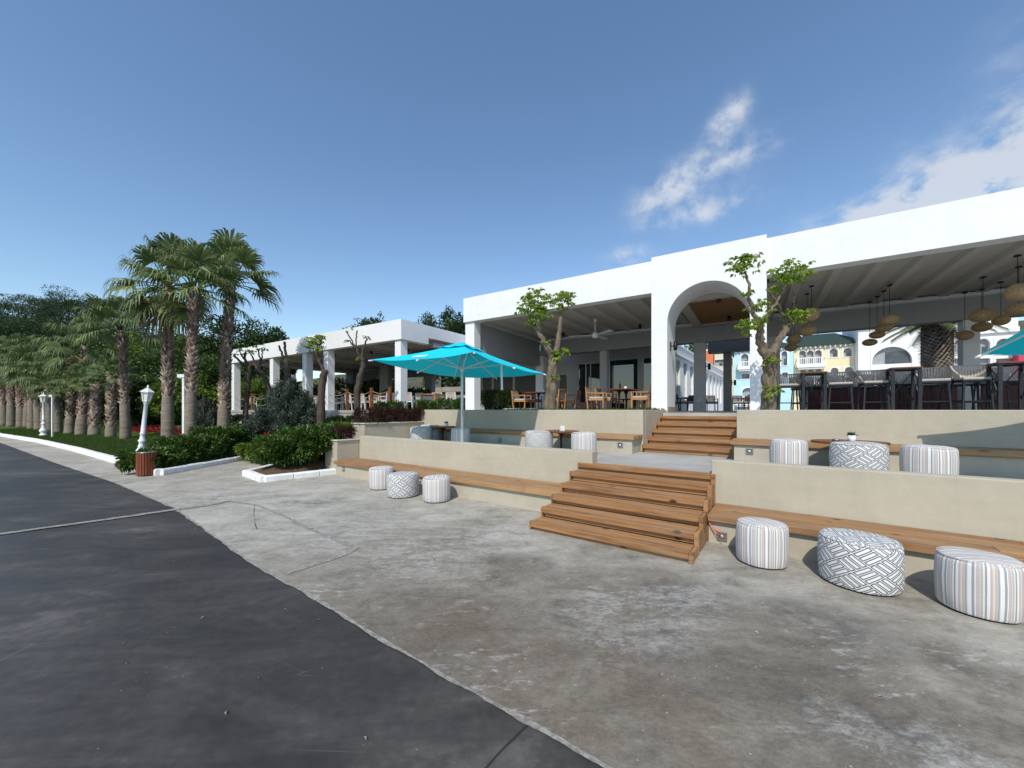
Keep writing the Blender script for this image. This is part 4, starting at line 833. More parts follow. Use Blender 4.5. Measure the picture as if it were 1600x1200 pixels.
def pl(px, py, r, dy=0.0, b=b1_): f = (b.y + dy) / 600; return ((px - 800) * f - b.x, dy, EYE + (640 - py) * f - b.z, r)
pollard('pollarded leafy tree rising beside the left dining tables', b1_, [[pl(859, 645, .23), pl(861, 610, .20), pl(863, 575, .185), pl(866, 557, .15)], [pl(865, 560, .13), pl(853, 540, .10, -.1), pl(843, 522, .085, -.15), pl(840, 500, .06, -.2), pl(838, 475, .03, -.2)],
        [pl(843, 522, .06, -.15), pl(832, 505, .045, .1), pl(822, 485, .025, .2)], [pl(866, 560, .12), pl(872, 535, .095, .1), pl(875, 510, .08, .15), pl(876, 490, .06, .2), pl(879, 480, .03, .2)], [pl(875, 512, .05, .15), pl(878, 505, .045, .2)], [pl(866, 562, .12), pl(857, 545, .06, .25), pl(846, 530, .05, .2)]],
        .78, 90, [pl(838, 468, 0, -.2)[:3] + (.36, 420), pl(826, 478, 0, .1)[:3] + (.32, 300), pl(842, 492, 0, -.2)[:3] + (.26, 260), pl(835, 505, 0, 0)[:3] + (.18, 130), pl(877, 470, 0, .2)[:3] + (.30, 330), pl(886, 466, 0, .1)[:3] + (.2, 90),
                 pl(868, 556, 0, -.15)[:3] + (.17, 90), pl(877, 550, 0, -.1)[:3] + (.17, 80), pl(853, 537, 0, -.1)[:3] + (.1, 25), pl(866, 590, 0, -.2)[:3] + (.08, 18)])
Y2 = 7.75; b2_ = Vector(((1197 - 800) * Y2 / 600, Y2, FZ - .02)); p2 = lambda px, py, r, dy=0.0: pl(px, py, r, dy, b2_)
pollard('pollarded leafy tree standing in front of the right arch pier', b2_, [[p2(1200, 646, .155), p2(1202, 610, .145), p2(1203, 575, .15), p2(1202, 552, .14)], [p2(1200, 560, .12), p2(1188, 535, .095, -.05), p2(1186, 515, .085, -.08), p2(1190, 500, .08, -.08)],
        [p2(1186, 512, .07, -.08), p2(1178, 492, .05, -.15), p2(1172, 465, .04, -.18), p2(1169, 440, .028, -.2), p2(1165, 425, .015, -.2)], [p2(1192, 502, .055, -.08), p2(1208, 480, .032, -.15), p2(1224, 455, .026, -.2), p2(1236, 436, .014, -.25)],
        [p2(1203, 556, .11), p2(1216, 535, .085, .06), p2(1230, 512, .07, .1), p2(1238, 497, .06, .1)], [p2(1232, 508, .03, .1), p2(1222, 490, .03, 0), p2(1212, 470, .025, -.1), p2(1197, 452, .02, -.2)], [p2(1237, 498, .03, .12), p2(1240, 478, .02, .15), p2(1240, 452, .012, .15)]],
        .84, 91, [p2(1165, 412, 0, -.2)[:3] + (.26, 330), p2(1150, 418, 0, -.2)[:3] + (.2, 110), p2(1236, 425, 0, -.25)[:3] + (.29, 430), p2(1228, 440, 0, -.2)[:3] + (.18, 130), p2(1190, 482, 0, -.15)[:3] + (.2, 140), p2(1168, 457, 0, -.2)[:3] + (.12, 45), p2(1168, 512, 0, -.2)[:3] + (.2, 150),
                 p2(1244, 492, 0, 0)[:3] + (.2, 170), p2(1240, 500, 0, .1)[:3] + (.15, 80), p2(1207, 566, 0, -.2)[:3] + (.13, 55), p2(1204, 612, 0, -.2)[:3] + (.15, 80), p2(1185, 500, 0, -.2)[:3] + (.14, 70), p2(1212, 452, 0, -.1)[:3] + (.12, 40)], lw=.07)
def lp(base_px, Y, limbs, label, seed, tufts=(), bk='bark_dark'):
    b = onpix(base_px, 0, Y); q = lambda px, py, r, dy=0.0: pl(px, py, r, dy, b)
    pollard(label, b, [[q(base_px, 640 + (EYE - b.z + .1) * 600 / Y, l0)] + [q(*w) for w in ws] if l0 else [q(*w) for w in ws] for l0, ws in limbs], .8, seed, [q(x, y, 0, dy)[:3] + (r, n) for x, y, r, n, dy in tufts], 'young_leaf', bk, .085)
lp(502, 13.3, [(.17, [(503, 600, .15), (507, 578, .14)]), (0, [(507, 582, .09), (499, 566, .06), (494, 552, .06), (496, 540, .05), (492, 530, .03)]), (0, [(496, 545, .045), (502, 535, .04), (503, 527, .025)]), (0, [(508, 585, .07), (512, 580, .065)])],
   'pollarded tree with one leafy crooked limb in front of the pavilion', 92, [(492, 540, .26, 240, 0), (488, 532, .18, 90, 0), (497, 528, .2, 100, 0), (503, 528, .12, 40, 0)])
lp(556, 14.3, [(.16, [(559, 610, .14), (562, 588, .13), (568, 575, .11), (565, 560, .085)]), (0, [(565, 563, .06), (556, 545, .045), (545, 532, .03), (538, 532, .02)]), (0, [(556, 546, .035), (549, 530, .03), (541, 518, .03)]), (0, [(556, 545, .035), (556, 528, .03), (558, 516, .03)]), (0, [(566, 562, .06), (567, 545, .04), (574, 530, .035)]), (0, [(546, 533, .02), (537, 535, .018)])],
   'bare pollarded tree with forked stubs nearest the planter', 93, [(572, 528, .1, 26, 0), (545, 514, .12, 14, 0), (561, 562, .1, 18, 0)])
lp(380, 16.5, [(.15, [(386, 620, .13), (389, 590, .13), (388, 572, .11)]), (0, [(388, 575, .08), (378, 568, .06), (365, 555, .05)]), (0, [(388, 575, .08), (382, 560, .06), (384, 550, .05)]), (0, [(382, 562, .045), (376, 552, .035)])],
   'pollarded tree beside the thickest palm, at the far end of the pavilion', 94, [(364, 552, .2, 60, 0), (380, 548, .22, 80, 0), (386, 545, .18, 50, 0)])
lp(424, 15.6, [(.15, [(421, 610, .14), (418, 600, .12), (412, 586, .10), (400, 572, .08), (393, 566, .05)]), (0, [(402, 575, .05), (396, 560, .04), (391, 552, .03)]), (0, [(406, 580, .05), (406, 560, .04), (403, 545, .03)]), (0, [(407, 570, .04), (410, 555, .03), (409, 546, .025)])],
   'leaning pollarded tree behind the feathery shrub', 95, [(402, 542, .2, 55, 0), (411, 546, .15, 30, 0), (394, 552, .12, 20, 0)])
lp(450, 15.2, [(.17, [(450, 600, .15), (449, 575, .15), (447, 562, .12)]), (0, [(446, 565, .07), (440, 552, .05), (436, 540, .045)]), (0, [(447, 565, .07), (446, 545, .055), (445, 534, .06)])],
   'bare pollarded tree with two stubby limbs above the feathery shrub', 96, [(451, 562, .1, 16, 0)])

# --- fan palms
def palm_crown(seed, n=34, R_=1.0, lo=-58, droop=.5):
    rng = np.random.default_rng(seed); V = []; F = []; mi = []; m = MB()
    for i in range(n):
        f = i / (n - 1); el = math.radians(84 - (84 - lo) * f ** 1.05 + rng.normal(0, 6)); az = i * 2.39996 + rng.normal(0, .2); dry = f > .9 and lo < -45
        d = np.array([math.cos(az) * math.cos(el), math.sin(az) * math.cos(el), math.sin(el)]); s = np.array([-math.sin(az), math.cos(az), 0]); up = np.cross(s, d) * -1
        if up[2] < 0: up = -up
        Lp = rng.uniform(.80, 1.2) * (1 - .25 * dry) * (1.0 + .15 * (el > .9)); r0 = d * .08
        mid = r0 + d * Lp * .5; end = r0 + d * Lp + np.array([0, 0, -.10 * Lp * math.cos(el)])
        m.tube([r0, mid, end], [.026, .018, .011], 5)
        dd = norm(end - mid); ns = 26; tw = rng.normal(0, .25)
        s2 = norm(s * math.cos(tw) + up * math.sin(tw)); up2 = norm(np.cross(dd, s2)); up2 = up2 if up2[2] > 0 else -up2
        for k in range(ns):
            th = math.radians(-112 + 224 * k / (ns - 1)) + rng.normal(0, .03); e = dd * math.cos(th) + s2 * math.sin(th)
            L = R_ * rng.uniform(.88, 1.05) * (.70 + .30 * math.cos(th * .8)); cup = up2 * (.16 * L * abs(math.sin(th)))
            side = norm(np.cross(e, up2)); g = np.array([0, 0, -1.0]); dr = droop * rng.uniform(.7, 1.3) * (1.5 if dry else 1)
            p0 = end + e * .02; p1 = end + e * L * .34 + cup * .5; p2_ = end + e * L * .62 + cup * .8 + g * L * .06 * dr * 2; p3 = p2_ + (e * .30 * (1 - .45 * dr) + g * .62 * dr) * L * .52 ; p4 = p3 + (e * .10 + g * .55 * (dr + .25)) * L * .42
            b = len(V); wv = [.010, .034 * R_, .030 * R_, .014 * R_, .002]
            for p, w in zip((p0, p1, p2_, p3, p4), wv): V += [p - side * w + up2 * w * .4, p + side * w + up2 * w * .4]
            for q in range(4): F.append((b + 2 * q, b + 2 * q + 1, b + 2 * q + 3, b + 2 * q + 2)); mi.append(1 if dry else 0)
    c = np_mesh('crown', np.array(V), np.array(F), [M['palm_leaf'], M['palm_dry']], mi); return c, m
CROWNS = [palm_crown(100, 24, 1.05, -30, .42), palm_crown(101, 21, 1.1, -12, .38), palm_crown(102, 19, .9, -20, .35), palm_crown(103, 28, 1.1, -66, .58)]
PET = []
for c, m in CROWNS:
    o = m.build('petioles', M['light_leaf']); PET.append(o.data); bpy.data.objects.remove(o)
def palm(label, base, h, r, ci, seed, smooth_h=.28, scale=1.0, lean=(0, 0), boot='boot_bark'):
    t = thing('fan_palm', label, 'palm tree', base, 0, 'fan palms along the lawn'); rr = random.Random(seed); rng = np.random.default_rng(seed); m = MB(); n = 22; hs = h * smooth_h
    ax = lambda z: np.array([lean[0] * (z / h) ** 1.5, lean[1] * (z / h) ** 1.5, z])
    def rad(z): f = z / h; return r * (1.12 - .9 * f * (1 - f) * .35 - .22 * f) * (1.05 if z < .12 else 1)
    m.tube([ax(h * i / n) + (np.array([0, 0, -.1]) if i == 0 else 0) for i in range(n + 1)], [rad(h * i / n) * (.99 if h * i / n < hs else .84) * rr.uniform(.97, 1.03) for i in range(n + 1)], 14)
    m.build('trunk', M['palm_bark'], t)
    N = int((h - hs) * r * 250); V = []; F = []                    # old leaf bases in crossing spirals
    for i in range(N):
        z = hs + (h - hs) * (i + rng.uniform(0, .8)) / N; a = i * 2.39996 + rng.normal(0, .12); R0 = rad(z) * .82; w = rng.uniform(.04, .07) * (r / .25) ** .5; L = rng.uniform(.09, .18) * (1.25 if z > h * .85 else 1)
        o_ = np.array([math.cos(a), math.sin(a), 0]); s_ = np.array([-math.sin(a), math.cos(a), 0]); c = ax(z); up = np.array([0, 0, 1.0]); tip = c + o_ * (R0 + L * .62) + up * L * rng.uniform(.5, 1.1) + s_ * rng.normal(0, .02)
        b = len(V); V += [c + o_ * R0 - s_ * w - up * .05, c + o_ * R0 + s_ * w - up * .05, c + o_ * R0 + s_ * w * .7 + up * .05, c + o_ * R0 - s_ * w * .7 + up * .05, tip - s_ * w * .35, tip + s_ * w * .35]
        F += [(b, b + 1, b + 5, b + 4), (b + 1, b + 2, b + 5, b + 5), (b + 3, b, b + 4, b + 4), (b + 2, b + 3, b + 4, b + 5)]
    T3 = []
    for f in F: T3 += [(f[0], f[1], f[2])] + ([(f[0], f[2], f[3])] if f[3] != f[2] else [])
    place('leaf_bases', np_mesh('leaf_bases', np.array(V), np.array(T3), M[boot]), t)
    c = place('crown', CROWNS[ci][0], t); c.location = ax(h - .05); c.scale = (scale,) * 3; c.rotation_euler = (rr.uniform(-.08, .08), rr.uniform(-.08, .08), rr.uniform(0, 6.3))
    p = place('petioles', PET[ci], c); return t
PALMS = [  # px, py of the foot, py of the trunk top, radius, crown, scale, smooth share, description
    (262, 694, 446, .25, 3, 1.0, .30, 'tall fan palm nearest the white lamp post, with a hanging skirt of dry fronds'), (297, 703, 452, .215, 0, .98, .36, 'tall slender fan palm behind the thin white post'), (349, 686, 440, .27, 1, 1.1, .20, 'thickest tall fan palm beside the pavilion end'),
    (196, 686.5, 517, .235, 0, .98, .32, 'medium tall fan palm left of the white lamp post'), (173, 682.5, 585, .26, 2, .72, .16, 'short fan palm with dark trunk directly left of the medium tall palm'), (147, 679.5, 600, .30, 2, .75, .14, 'short stout fan palm with a swollen dark foot'),
    (126.5, 679, 598, .30, 1, .8, .34, 'short fan palm with pale patchy trunk, left of the one with the swollen foot'), (108.5, 677, 612, .28, 2, .75, .40, 'short fan palm second from the thin far post'), (90, 675, 608, .29, 1, .85, .58, 'fan palm directly behind the thin far post'), (77, 673, 584, .27, 1, 1.0, .45, 'fan palm rising behind the far lamp post'),
    (137, 676, 540, .24, 3, 1.2, .3, 'tall fan palm with drooping crown behind the short palms'), (61, 671, 575, .30, 0, 1.15, .42, 'fan palm just left of the far lamp post'), (50, 670, 572, .30, 3, 1.1, .42, 'fan palm with pale foot, second left of the far lamp post'), (33, 667.5, 565, .34, 0, 1.25, .30, 'fan palm third left of the far lamp post'),
    (18, 666.5, 562, .36, 1, 1.25, .35, 'fan palm second from the left picture edge'), (6, 665, 560, .36, 3, 1.3, .3, 'fan palm at the left picture edge'), (43, 667, 560, .34, 1, 1.25, .3, 'fan palm in the back row between the far lamp post and the picture edge'), (70, 671, 575, .28, 3, 1.1, .3, 'fan palm in the back row half hidden by the far lamp post'), (-14, 664, 556, .36, 0, 1.3, .3, 'fan palm just cut off by the left picture edge')]
for i, (px, py, pt, r, ci, sc_, sm, lab) in enumerate(PALMS):
    b = on_lawn(px, py); h = EYE + (640 - pt) / 600 * b.y - b.z; palm(lab, b + Vector((0, 0, -.03)), h, r * .76, ci, 200 + i, sm, sc_ * (.86 if i > 3 else 1), (random.Random(i).gauss(0, .12), random.Random(i + 50).gauss(0, .12)))

# --- broadleaf trees and pines
def tree(name, label, cat, base, h, w, seed, mat='far_leaf', n=4500, L=.30, trunk=.18, low=.25, k=46, group=None, pine=False):
    rng = np.random.default_rng(seed); t = thing(name, label, cat, base, 0, group); rr = random.Random(seed); m = MB(); ch = h * (1 - low)
    lean = (rr.gauss(0, .03) * h, rr.gauss(0, .03) * h)
    m.tube([(0, 0, -.3), (lean[0] * .3, lean[1] * .3, h * low), (lean[0], lean[1], h * .9)], [trunk * 1.2, trunk, trunk * .25], 8)
    if pine:
        C = []; R_ = []
        for i in range(k):
            f = rng.uniform(0, 1); a = rng.uniform(0, 6.283); rad = w / 2 * (1 - .55 * f) * rng.uniform(.25, 1.05); C.append((rad * math.cos(a) + lean[0] * f, rad * math.sin(a) + lean[1] * f, h * low + ch * f)); R_.append(rng.uniform(.13, .26) * w * (1 - .25 * f))
            if i % 3 == 0: m.tube([(lean[0] * f, lean[1] * f, C[-1][2] - .08 * h), C[-1]], [trunk * .3, trunk * .08], 5)
        C = np.array(C); R_ = np.array(R_); idx = rng.integers(0, k, n); off = norm(rng.normal(0, 1, (n, 3))) * rng.uniform(.2, 1, (n, 1)) ** .5; P = C[idx] + off * R_[idx][:, None] * np.array([1.1, 1.1, .5]); Dr = off + rng.normal(0, .5, (n, 3)) + np.array([0, 0, .5])
    else:
        P, Dr = clumps((lean[0], lean[1], h * low + ch * .5), (w / 2 * .85, w / 2 * .85, ch * .48), n, k, rng, .3, .45)
        for i in range(7):
            q = P[rng.integers(0, n)]; m.tube([(lean[0] * .4, lean[1] * .4, h * (low + .05 * i)), tuple(q * .6 + np.array([0, 0, h * .2])), tuple(q)], [trunk * .5, trunk * .3, trunk * .06], 6)
    m.build('trunk', M['bark_dark'], t); foliage('crown', P, Dr, L, .5 if not pine else .3, M[mat], rng, t); return t
# wooded hill on the left
def hill():
    m = MB(); U = np.linspace(-230, 5, 48); Vv = np.linspace(26, 190, 26); vs = []; fs = []
    for j, v in enumerate(Vv):
        for i, u in enumerate(U):
            z = .8 + 24 * max(0, min(1, (v - 34) / 120)) ** 1.1 * max(0, min(1, (-u - 8) / 40)) + 1.2 * math.sin(u * .07) * math.sin(v * .05) * max(0, min(1, (v - 34) / 40)); vs.append(tuple(B(u, v, z if j else -2)))
    n = len(U)
    for j in range(len(Vv) - 1):
        for i in range(n - 1): fs.append((j * n + i, j * n + i + 1, (j + 1) * n + i + 1, (j + 1) * n + i))
    return struct(m.add(vs, fs, True).build('hill', M['far_ground']))
hill()
def hillz(X, Y): u, v = B.uv(X, Y); return .8 + 24 * max(0, min(1, (v - 34) / 120)) ** 1.1 * max(0, min(1, (-u - 8) / 40))
rr = random.Random(9); k = 0
PL = [(-22, 486, 62), (2, 470, 60), (24, 463, 66), (44, 462, 62), (60, 478, 70), (75, 474, 60), (97, 462, 66), (114, 460, 62), (132, 466, 68), (148, 472, 58), (166, 486, 64), (186, 492, 60), (206, 490, 66), (228, 500, 62), (12, 500, 48), (52, 505, 46), (88, 508, 47), (122, 505, 48), (158, 512, 46), (-8, 520, 44), (190, 520, 46), (232, 522, 48), (35, 535, 42), (70, 530, 42), (105, 538, 42)]
for i, (px, pt, Y) in enumerate(PL):
    X = (px - 800) / 600 * Y; z = hillz(X, Y) - .3; top = EYE + (640 - pt) / 600 * Y; h = max(4.0, top - z)
    tree('pine_tree', 'dark pine growing on the wooded hill behind the palms', 'tree', (X, Y, z), h, min(9.5, h * .62 + 1.5), 300 + i, 'pine_leaf', 9000, .27, .22, .22, 44, 'pines on the wooded hill', True)
BT = [(236, 520, 36), (262, 545, 34), (285, 530, 33), (318, 520, 35), (335, 560, 29), (245, 590, 27), (300, 590, 26), (222, 560, 30), (210, 600, 26), (276, 600, 25), (160, 590, 33), (120, 600, 36), (60, 600, 44), (195, 585, 31)]
for i, (px, pt, Y) in enumerate(BT):
    b = onpix(px, 0, Y); h = EYE + (640 - pt) / 600 * Y - b.z; tree('broadleaf_tree', 'green broadleaf tree filling the gap behind the lawn palms', 'tree', b, h, h * .95 + 1, 340 + i, 'far_leaf' if i % 3 else 'light_leaf', 5200, .26, .16, .12, 50, 'broadleaf trees behind the lawn palms')
for i, (px, pt, Y, w, lab) in enumerate(((352, 505, 36, 6, 'round dark pine directly behind the thickest palm'), (385, 497, 38, 7, 'broad dark pine rising above the far end of the pavilion roof'), (415, 512, 37, 5.5, 'dark pine on the right flank of the broad pine'), (440, 524, 40, 3.6, 'small dark pine top peeping over the pavilion roof'),
                                    (570, 497, 40, 5, 'dark pine top above the middle of the pavilion roof'), (598, 498, 42, 4, 'smaller dark pine top above the pavilion roof'), (660, 490, 40, 5.5, 'dark pine top above the right end of the pavilion roof'), (690, 487, 41, 6, 'dark pine top left of the restaurant roof corner'), (716, 495, 39, 5, 'dark pine top touching the restaurant roof corner'))):
    X = (px - 800) / 600 * Y; h = EYE + (640 - pt) / 600 * Y - .9; tree('pine_tree', lab, 'tree', (X, Y, .9), h, w, 360 + i, 'dark_leaf', 6500, .26, .2, .3, 46, None, False)
for i, (px, pt, Y, w, lab) in enumerate(((455, 590, 27, 4, 'leafy tree seen under the far part of the pavilion roof'), (520, 585, 30, 5, 'leafy tree seen through the middle of the pavilion'), (575, 588, 29, 5, 'leafy tree seen between the rear pavilion columns'), (610, 583, 31, 4.5, 'leafy tree seen left of the front pavilion column'), (640, 600, 26.5, 4, 'leafy tree seen right of the front pavilion column'), (400, 585, 28, 5, 'leafy tree seen through the far end of the pavilion'))):
    X = (px - 800) / 600 * Y; h = EYE + (640 - pt) / 600 * Y - 1.2; tree('broadleaf_tree', lab, 'tree', (X, Y, 1.2), h * .86, w, 380 + i, 'light_leaf' if i % 2 else 'far_leaf', 5200, .2, .12, .1, 50)
# hillside on the right behind the houses
struct(MB().add([tuple(B(u, v, z)) for u, v, z in ((10, 85, 1), (130, 85, 1), (130, 190, 30), (10, 190, 30))], [(0, 1, 2, 3)]).build('hill', M['far_ground']))
for i in range(16):
    px = 1096 + i * 17 + rr.uniform(-4, 4); Y = 78 + rr.uniform(-4, 8); X = (px - 800) / 600 * Y; u, v = B.uv(X, Y); z = 1 + max(0, v - 85) * .276; top = EYE + (640 - 525 - (8 if 1200 < px < 1345 else -6) - rr.uniform(-6, 6)) / 600 * Y
    tree('broadleaf_tree', 'dark tree on the hillside behind the coloured houses', 'tree', (X, Y, z - .3), top - z, 9, 400 + i, 'far_leaf', 3000, .55, .25, .15, 34, 'trees on the hillside behind the houses')
# --- stout palm with a pineapple trunk behind the bar terrace
def date_palm():
    Y = 16.5; b = Vector(((1464 - 800) / 600 * Y, Y, FZ)); t = thing('date_palm', 'stout palm with shaggy pineapple shaped trunk behind the bar stools', 'palm tree', b); f = Y / 600; rng = np.random.default_rng(500)
    zt = (640 - 505) * f + .07; zb = (640 - 617) * f + .07; MB().tube([(0, 0, -.05), (0, 0, zb * .6), (0, 0, zb - .08), (0, 0, zb + (zt - zb) * .2), (0, 0, zb + (zt - zb) * .45), (0, 0, zt)], [.28, .27, .28, .40, .49, .48], 16).build('trunk', M['palm_bark'], t)
    V = []; F = []; N = 620
    for i in range(N):
        q = (i + rng.uniform(0, 1)) / N; z = zb - .1 + (zt - zb + .1) * q; a = i * 2.39996; R0 = .27 + .23 * math.sin(min(1, q * 1.25) * 1.45); o_ = np.array([math.cos(a), math.sin(a), 0]); s_ = np.array([-math.sin(a), math.cos(a), 0]); w = .07; L = rng.uniform(.10, .19)
        c = np.array([0, 0, z]); tip = c + o_ * (R0 + L * .8) + np.array([0, 0, L * .6]); k = len(V)
        V += [c + o_ * (R0 - .12) - s_ * w, c + o_ * (R0 - .12) + s_ * w, tip + s_ * w * .5, tip - s_ * w * .5, c + o_ * (R0 - .1) + np.array([0, 0, .09])]
        F += [(k, k + 1, k + 2), (k, k + 2, k + 3), (k + 3, k + 2, k + 4)]
    place('leaf_bases', np_mesh('leaf_bases', np.array(V), np.array(F), M['boot_dark']), t)
    V = []; F = []; m = MB()
    for i in range(46):
        el = math.radians(80 - 78 * (i / 45) ** .8); az = i * 2.39996; L = rng.uniform(1.4, 2.0); pts = []
        for j in range(9):
            q = j / 8; e = el - 1.1 * q * q; pts.append(np.array([math.cos(az) * math.cos(el) * L * q, math.sin(az) * math.cos(el) * L * q, zt + L * (math.sin(el) * q - .42 * q * q)]))
        m.tube(pts, [.03 - .0028 * j for j in range(9)], 5)
        s_ = np.array([-math.sin(az), math.cos(az), 0])
        for j in range(44):
            q = .18 + .82 * j / 44; x = q * 8; a_ = int(min(7, x)); p = pts[a_] + (pts[a_ + 1] - pts[a_]) * (x - a_); dd = norm(pts[a_ + 1] - pts[a_])
            for sg in (-1, 1):
                e = norm(dd * .75 + s_ * sg * .75 + np.array([0, 0, -.15])); l = .42 * (1 - .55 * abs(q - .5)); w = norm(np.cross(e, np.array([0, 0, 1.0]))) * .013; k = len(V); V += [p - w, p + w, p + e * l + np.array([0, 0, -.08])]; F.append((k, k + 1, k + 2))
    c = place('crown', np_mesh('crown', np.array(V), np.array(F), M['palm_leaf']), t); m.build('frond_stems', M['palm_dry'], c)
date_palm()
# ================================================================ FURNITURE AND FITTINGS
def atpx(fr, px, v, z): a = (px - 800) / 600; Y = v / (fr.v[0] * a + fr.v[1]); return Vector((a * Y, Y, z))
# --- fabric poufs
def pouf_mesh(name, r, h, mat, ph=0.0):
    prof = [(r - .012, .0), (r - .002, .02), (r + .004, h * .3), (r + .006, h * .6), (r + .001, h - .045), (r - .008, h - .018), (r - .03, h - .004), (r - .06, h + .003), (r * .55, h + .010), (0, h + .014)]
    wob = lambda k, z: 1 + .012 * math.sin(4 * math.pi * k / 56 + ph * 7) + .007 * math.sin(10 * math.pi * k / 56 + ph * 3 + z * 9) + .004 * math.sin(18 * math.pi * k / 56 - z * 14 + ph); bm = bmesh.new(); uvl = bm.loops.layers.uv.new('UVMap'); n = 56; rings = []
    for (q, z) in prof: rings.append([bm.verts.new((q * wob(k, z) * math.cos(2 * math.pi * k / n), q * wob(k, z) * math.sin(2 * math.pi * k / n), z + .006 * math.sin(2 * math.pi * k / n + ph * 9) * (z > h * .5) * q / r + .004 * math.sin(6 * math.pi * k / n + ph * 5) * (z > h * .8))) for k in range(n)] if q > 0 else [bm.verts.new((0, 0, z))])
    def face(vs, uvs):
        f = bm.faces.new(vs); f.smooth = True
        for l, u in zip(f.loops, uvs): l[uvl].uv = u
    s = 1.0 / .5
    for i in range(len(prof) - 1):
        top = i >= 6
        for k in range(n):
            k2 = (k + 1) % n
            def uv(ii, kk):
                q, z = prof[ii]; a = 2 * math.pi * kk / n
                return (q * math.cos(a) * s + 7.3 + ph, q * math.sin(a) * s + .5) if top else (a * r * s + ph, z * s)
            if len(rings[i + 1]) == 1: face([rings[i][k], rings[i][k2], rings[i + 1][0]], [uv(i, k), uv(i, k + 1), (7.3 + ph, .5)])
            else: face([rings[i][k], rings[i][k2], rings[i + 1][k2], rings[i + 1][k]], [uv(i, k), uv(i, k + 1), uv(i + 1, k + 1), uv(i + 1, k)])
    me = bpy.data.meshes.new(name); bm.to_mesh(me); bm.free(); me.materials.append(mat); return me
def pouf(px, v, z, r, h, mat, label, rot=0.0, seed=0, group=None):
    p = atpx(T, px, v, z); t = thing('pouf', label, 'pouf', p, rot, group); place('cover', pouf_mesh('cover', r, h, M[mat], seed * .37), t, loc=(0, 0, .018))
    MB().lathe([(r - .03, 0), (r - .02, .018)], 40).build('base', M['charcoal'], t); m = MB()
    for zz, rr_ in ((h - .012, r - .013),):                          # piped seam round the top
        m.tube([(rr_ * math.cos(a * math.pi / 24), rr_ * math.sin(a * math.pi / 24), zz + .018) for a in range(49)], .0045, 6, False)
    m.build('piping', M['cushion_grey'], t); return t
pouf(1190, 4.93, .004, .235, .42, 'striped_fabric', 'striped pouf standing closest to the lower steps, below the right bench', .2, 1)
pouf(1342, 4.88, .004, .30, .42, 'diamond_fabric', 'white pouf with grey diamond lattice below the right bench, nearest the camera', .5, 2)
pouf(1529, 4.80, .004, .245, .43, 'striped_fabric', 'striped pouf cut by the right picture edge', 1.2, 3)
pouf(596, 4.95, .004, .245, .42, 'striped_fabric', 'striped pouf leftmost of the three on the concrete by the long left bench', .9, 4)
pouf(629.5, 4.76, .004, .292, .41, 'diamond_fabric', 'diamond patterned pouf in the middle of the three by the long left bench', .3, 5)
pouf(682, 4.86, .004, .242, .42, 'striped_fabric', 'striped pouf at the right of the three by the long left bench', .1, 6)
pouf(1232, 7.12, LZ, .235, .43, 'striped_fabric', 'striped pouf on the upper level left of the oval low table', .4, 7)
pouf(1341, 6.92, LZ, .30, .43, 'diamond_fabric', 'diamond patterned pouf on the upper level in front of the oval low table', .8, 8)
pouf(1450, 6.86, LZ, .245, .43, 'striped_fabric', 'striped pouf on the upper level right of the oval low table', .0, 9)
pouf(658, 6.95, LZ, .285, .42, 'diamond_fabric', 'diamond patterned pouf at the far left of the upper level, in front', .2, 10)
pouf(672, 7.4, LZ, .26, .45, 'diamond_fabric', 'diamond patterned pouf at the far left of the upper level, tucked behind another', .9, 11)
pouf(719.5, 7.1, LZ, .235, .42, 'striped_fabric', 'striped pouf behind the turquoise umbrella pole', .6, 12)
pouf(842, 6.95, LZ, .29, .43, 'diamond_fabric', 'diamond patterned pouf left of the low table near the upper steps', .5, 13)
pouf(912, 6.98, LZ, .245, .43, 'striped_fabric', 'striped pouf right of the low table near the upper steps', .3, 14)
# --- low pedestal tables and the small things on them
def low_table(px, v, r, label, oval=1.0, h=.45, z=LZ):
    t = thing('low_table', label, 'table', atpx(T, px, v, z), T.rot); o = MB().lathe([(.0, h - .035), (r - .006, h - .035), (r, h - .028), (r, h - .006), (r - .006, h), (0, h)], 48, smooth=False).build('tabletop', M['table_wood'], t); o.scale = (oval, 1, 1)
    MB().lathe([(.17, 0), (.17, .012), (.06, .03), (.028, .09), (.022, h * .5), (.03, h * .78), (.085, h - .06), (.11, h - .036)], 20).build('pedestal', M['black_metal'], t); return t
low_table(692, 7.42, .34, 'small round low table by the striped pouf behind the umbrella pole'); low_table(877, 7.30, .38, 'small round low table between two poufs near the upper steps'); low_table(1326, 7.28, .36, 'oval dark wood low table with a potted succulent', 1.2)
def pot(p, label, dark=False):
    t = thing('plant_pot', label, 'plant pot', p); MB().lathe([(.034, 0), (.044, .005), (.047, .085), (.040, .085), (.038, .07), (0, .07)], 20).build('pot', M['ceramic'], t); rng = np.random.default_rng(int(abs(p[0]) * 100)); n = 46
    d = norm(rng.normal(0, 1, (n, 3)) * np.array([1, 1, .6]) + np.array([0, 0, .8])); foliage('succulent', np.array([[0, 0, .075]]) + d * .01, d, .058, .3, M['succulent'], rng, t); return t
pot(atpx(T, 1331, 7.25, LZ + .45), 'white pot with a dark succulent on the oval low table'); pot(atpx(T, 697.5, 7.42, LZ + .45), 'white pot with a dark plant on the low table behind the umbrella pole'); 
def cup(p, label, h=.11, r=.045):
    t = thing('napkin_holder', label, 'holder', p, .4); MB().box(-r, r, -r * .7, r * .7, 0, h * .75).build('holder', M['ceramic'], t, bevel=.006); MB().box(-r * .8, r * .8, -r * .45, r * .45, h * .755, h).build('napkins', M['ceramic'], t); return t
cup(atpx(T, 878.5, 7.22, LZ + .45), 'white napkin holder on the low table near the upper steps')
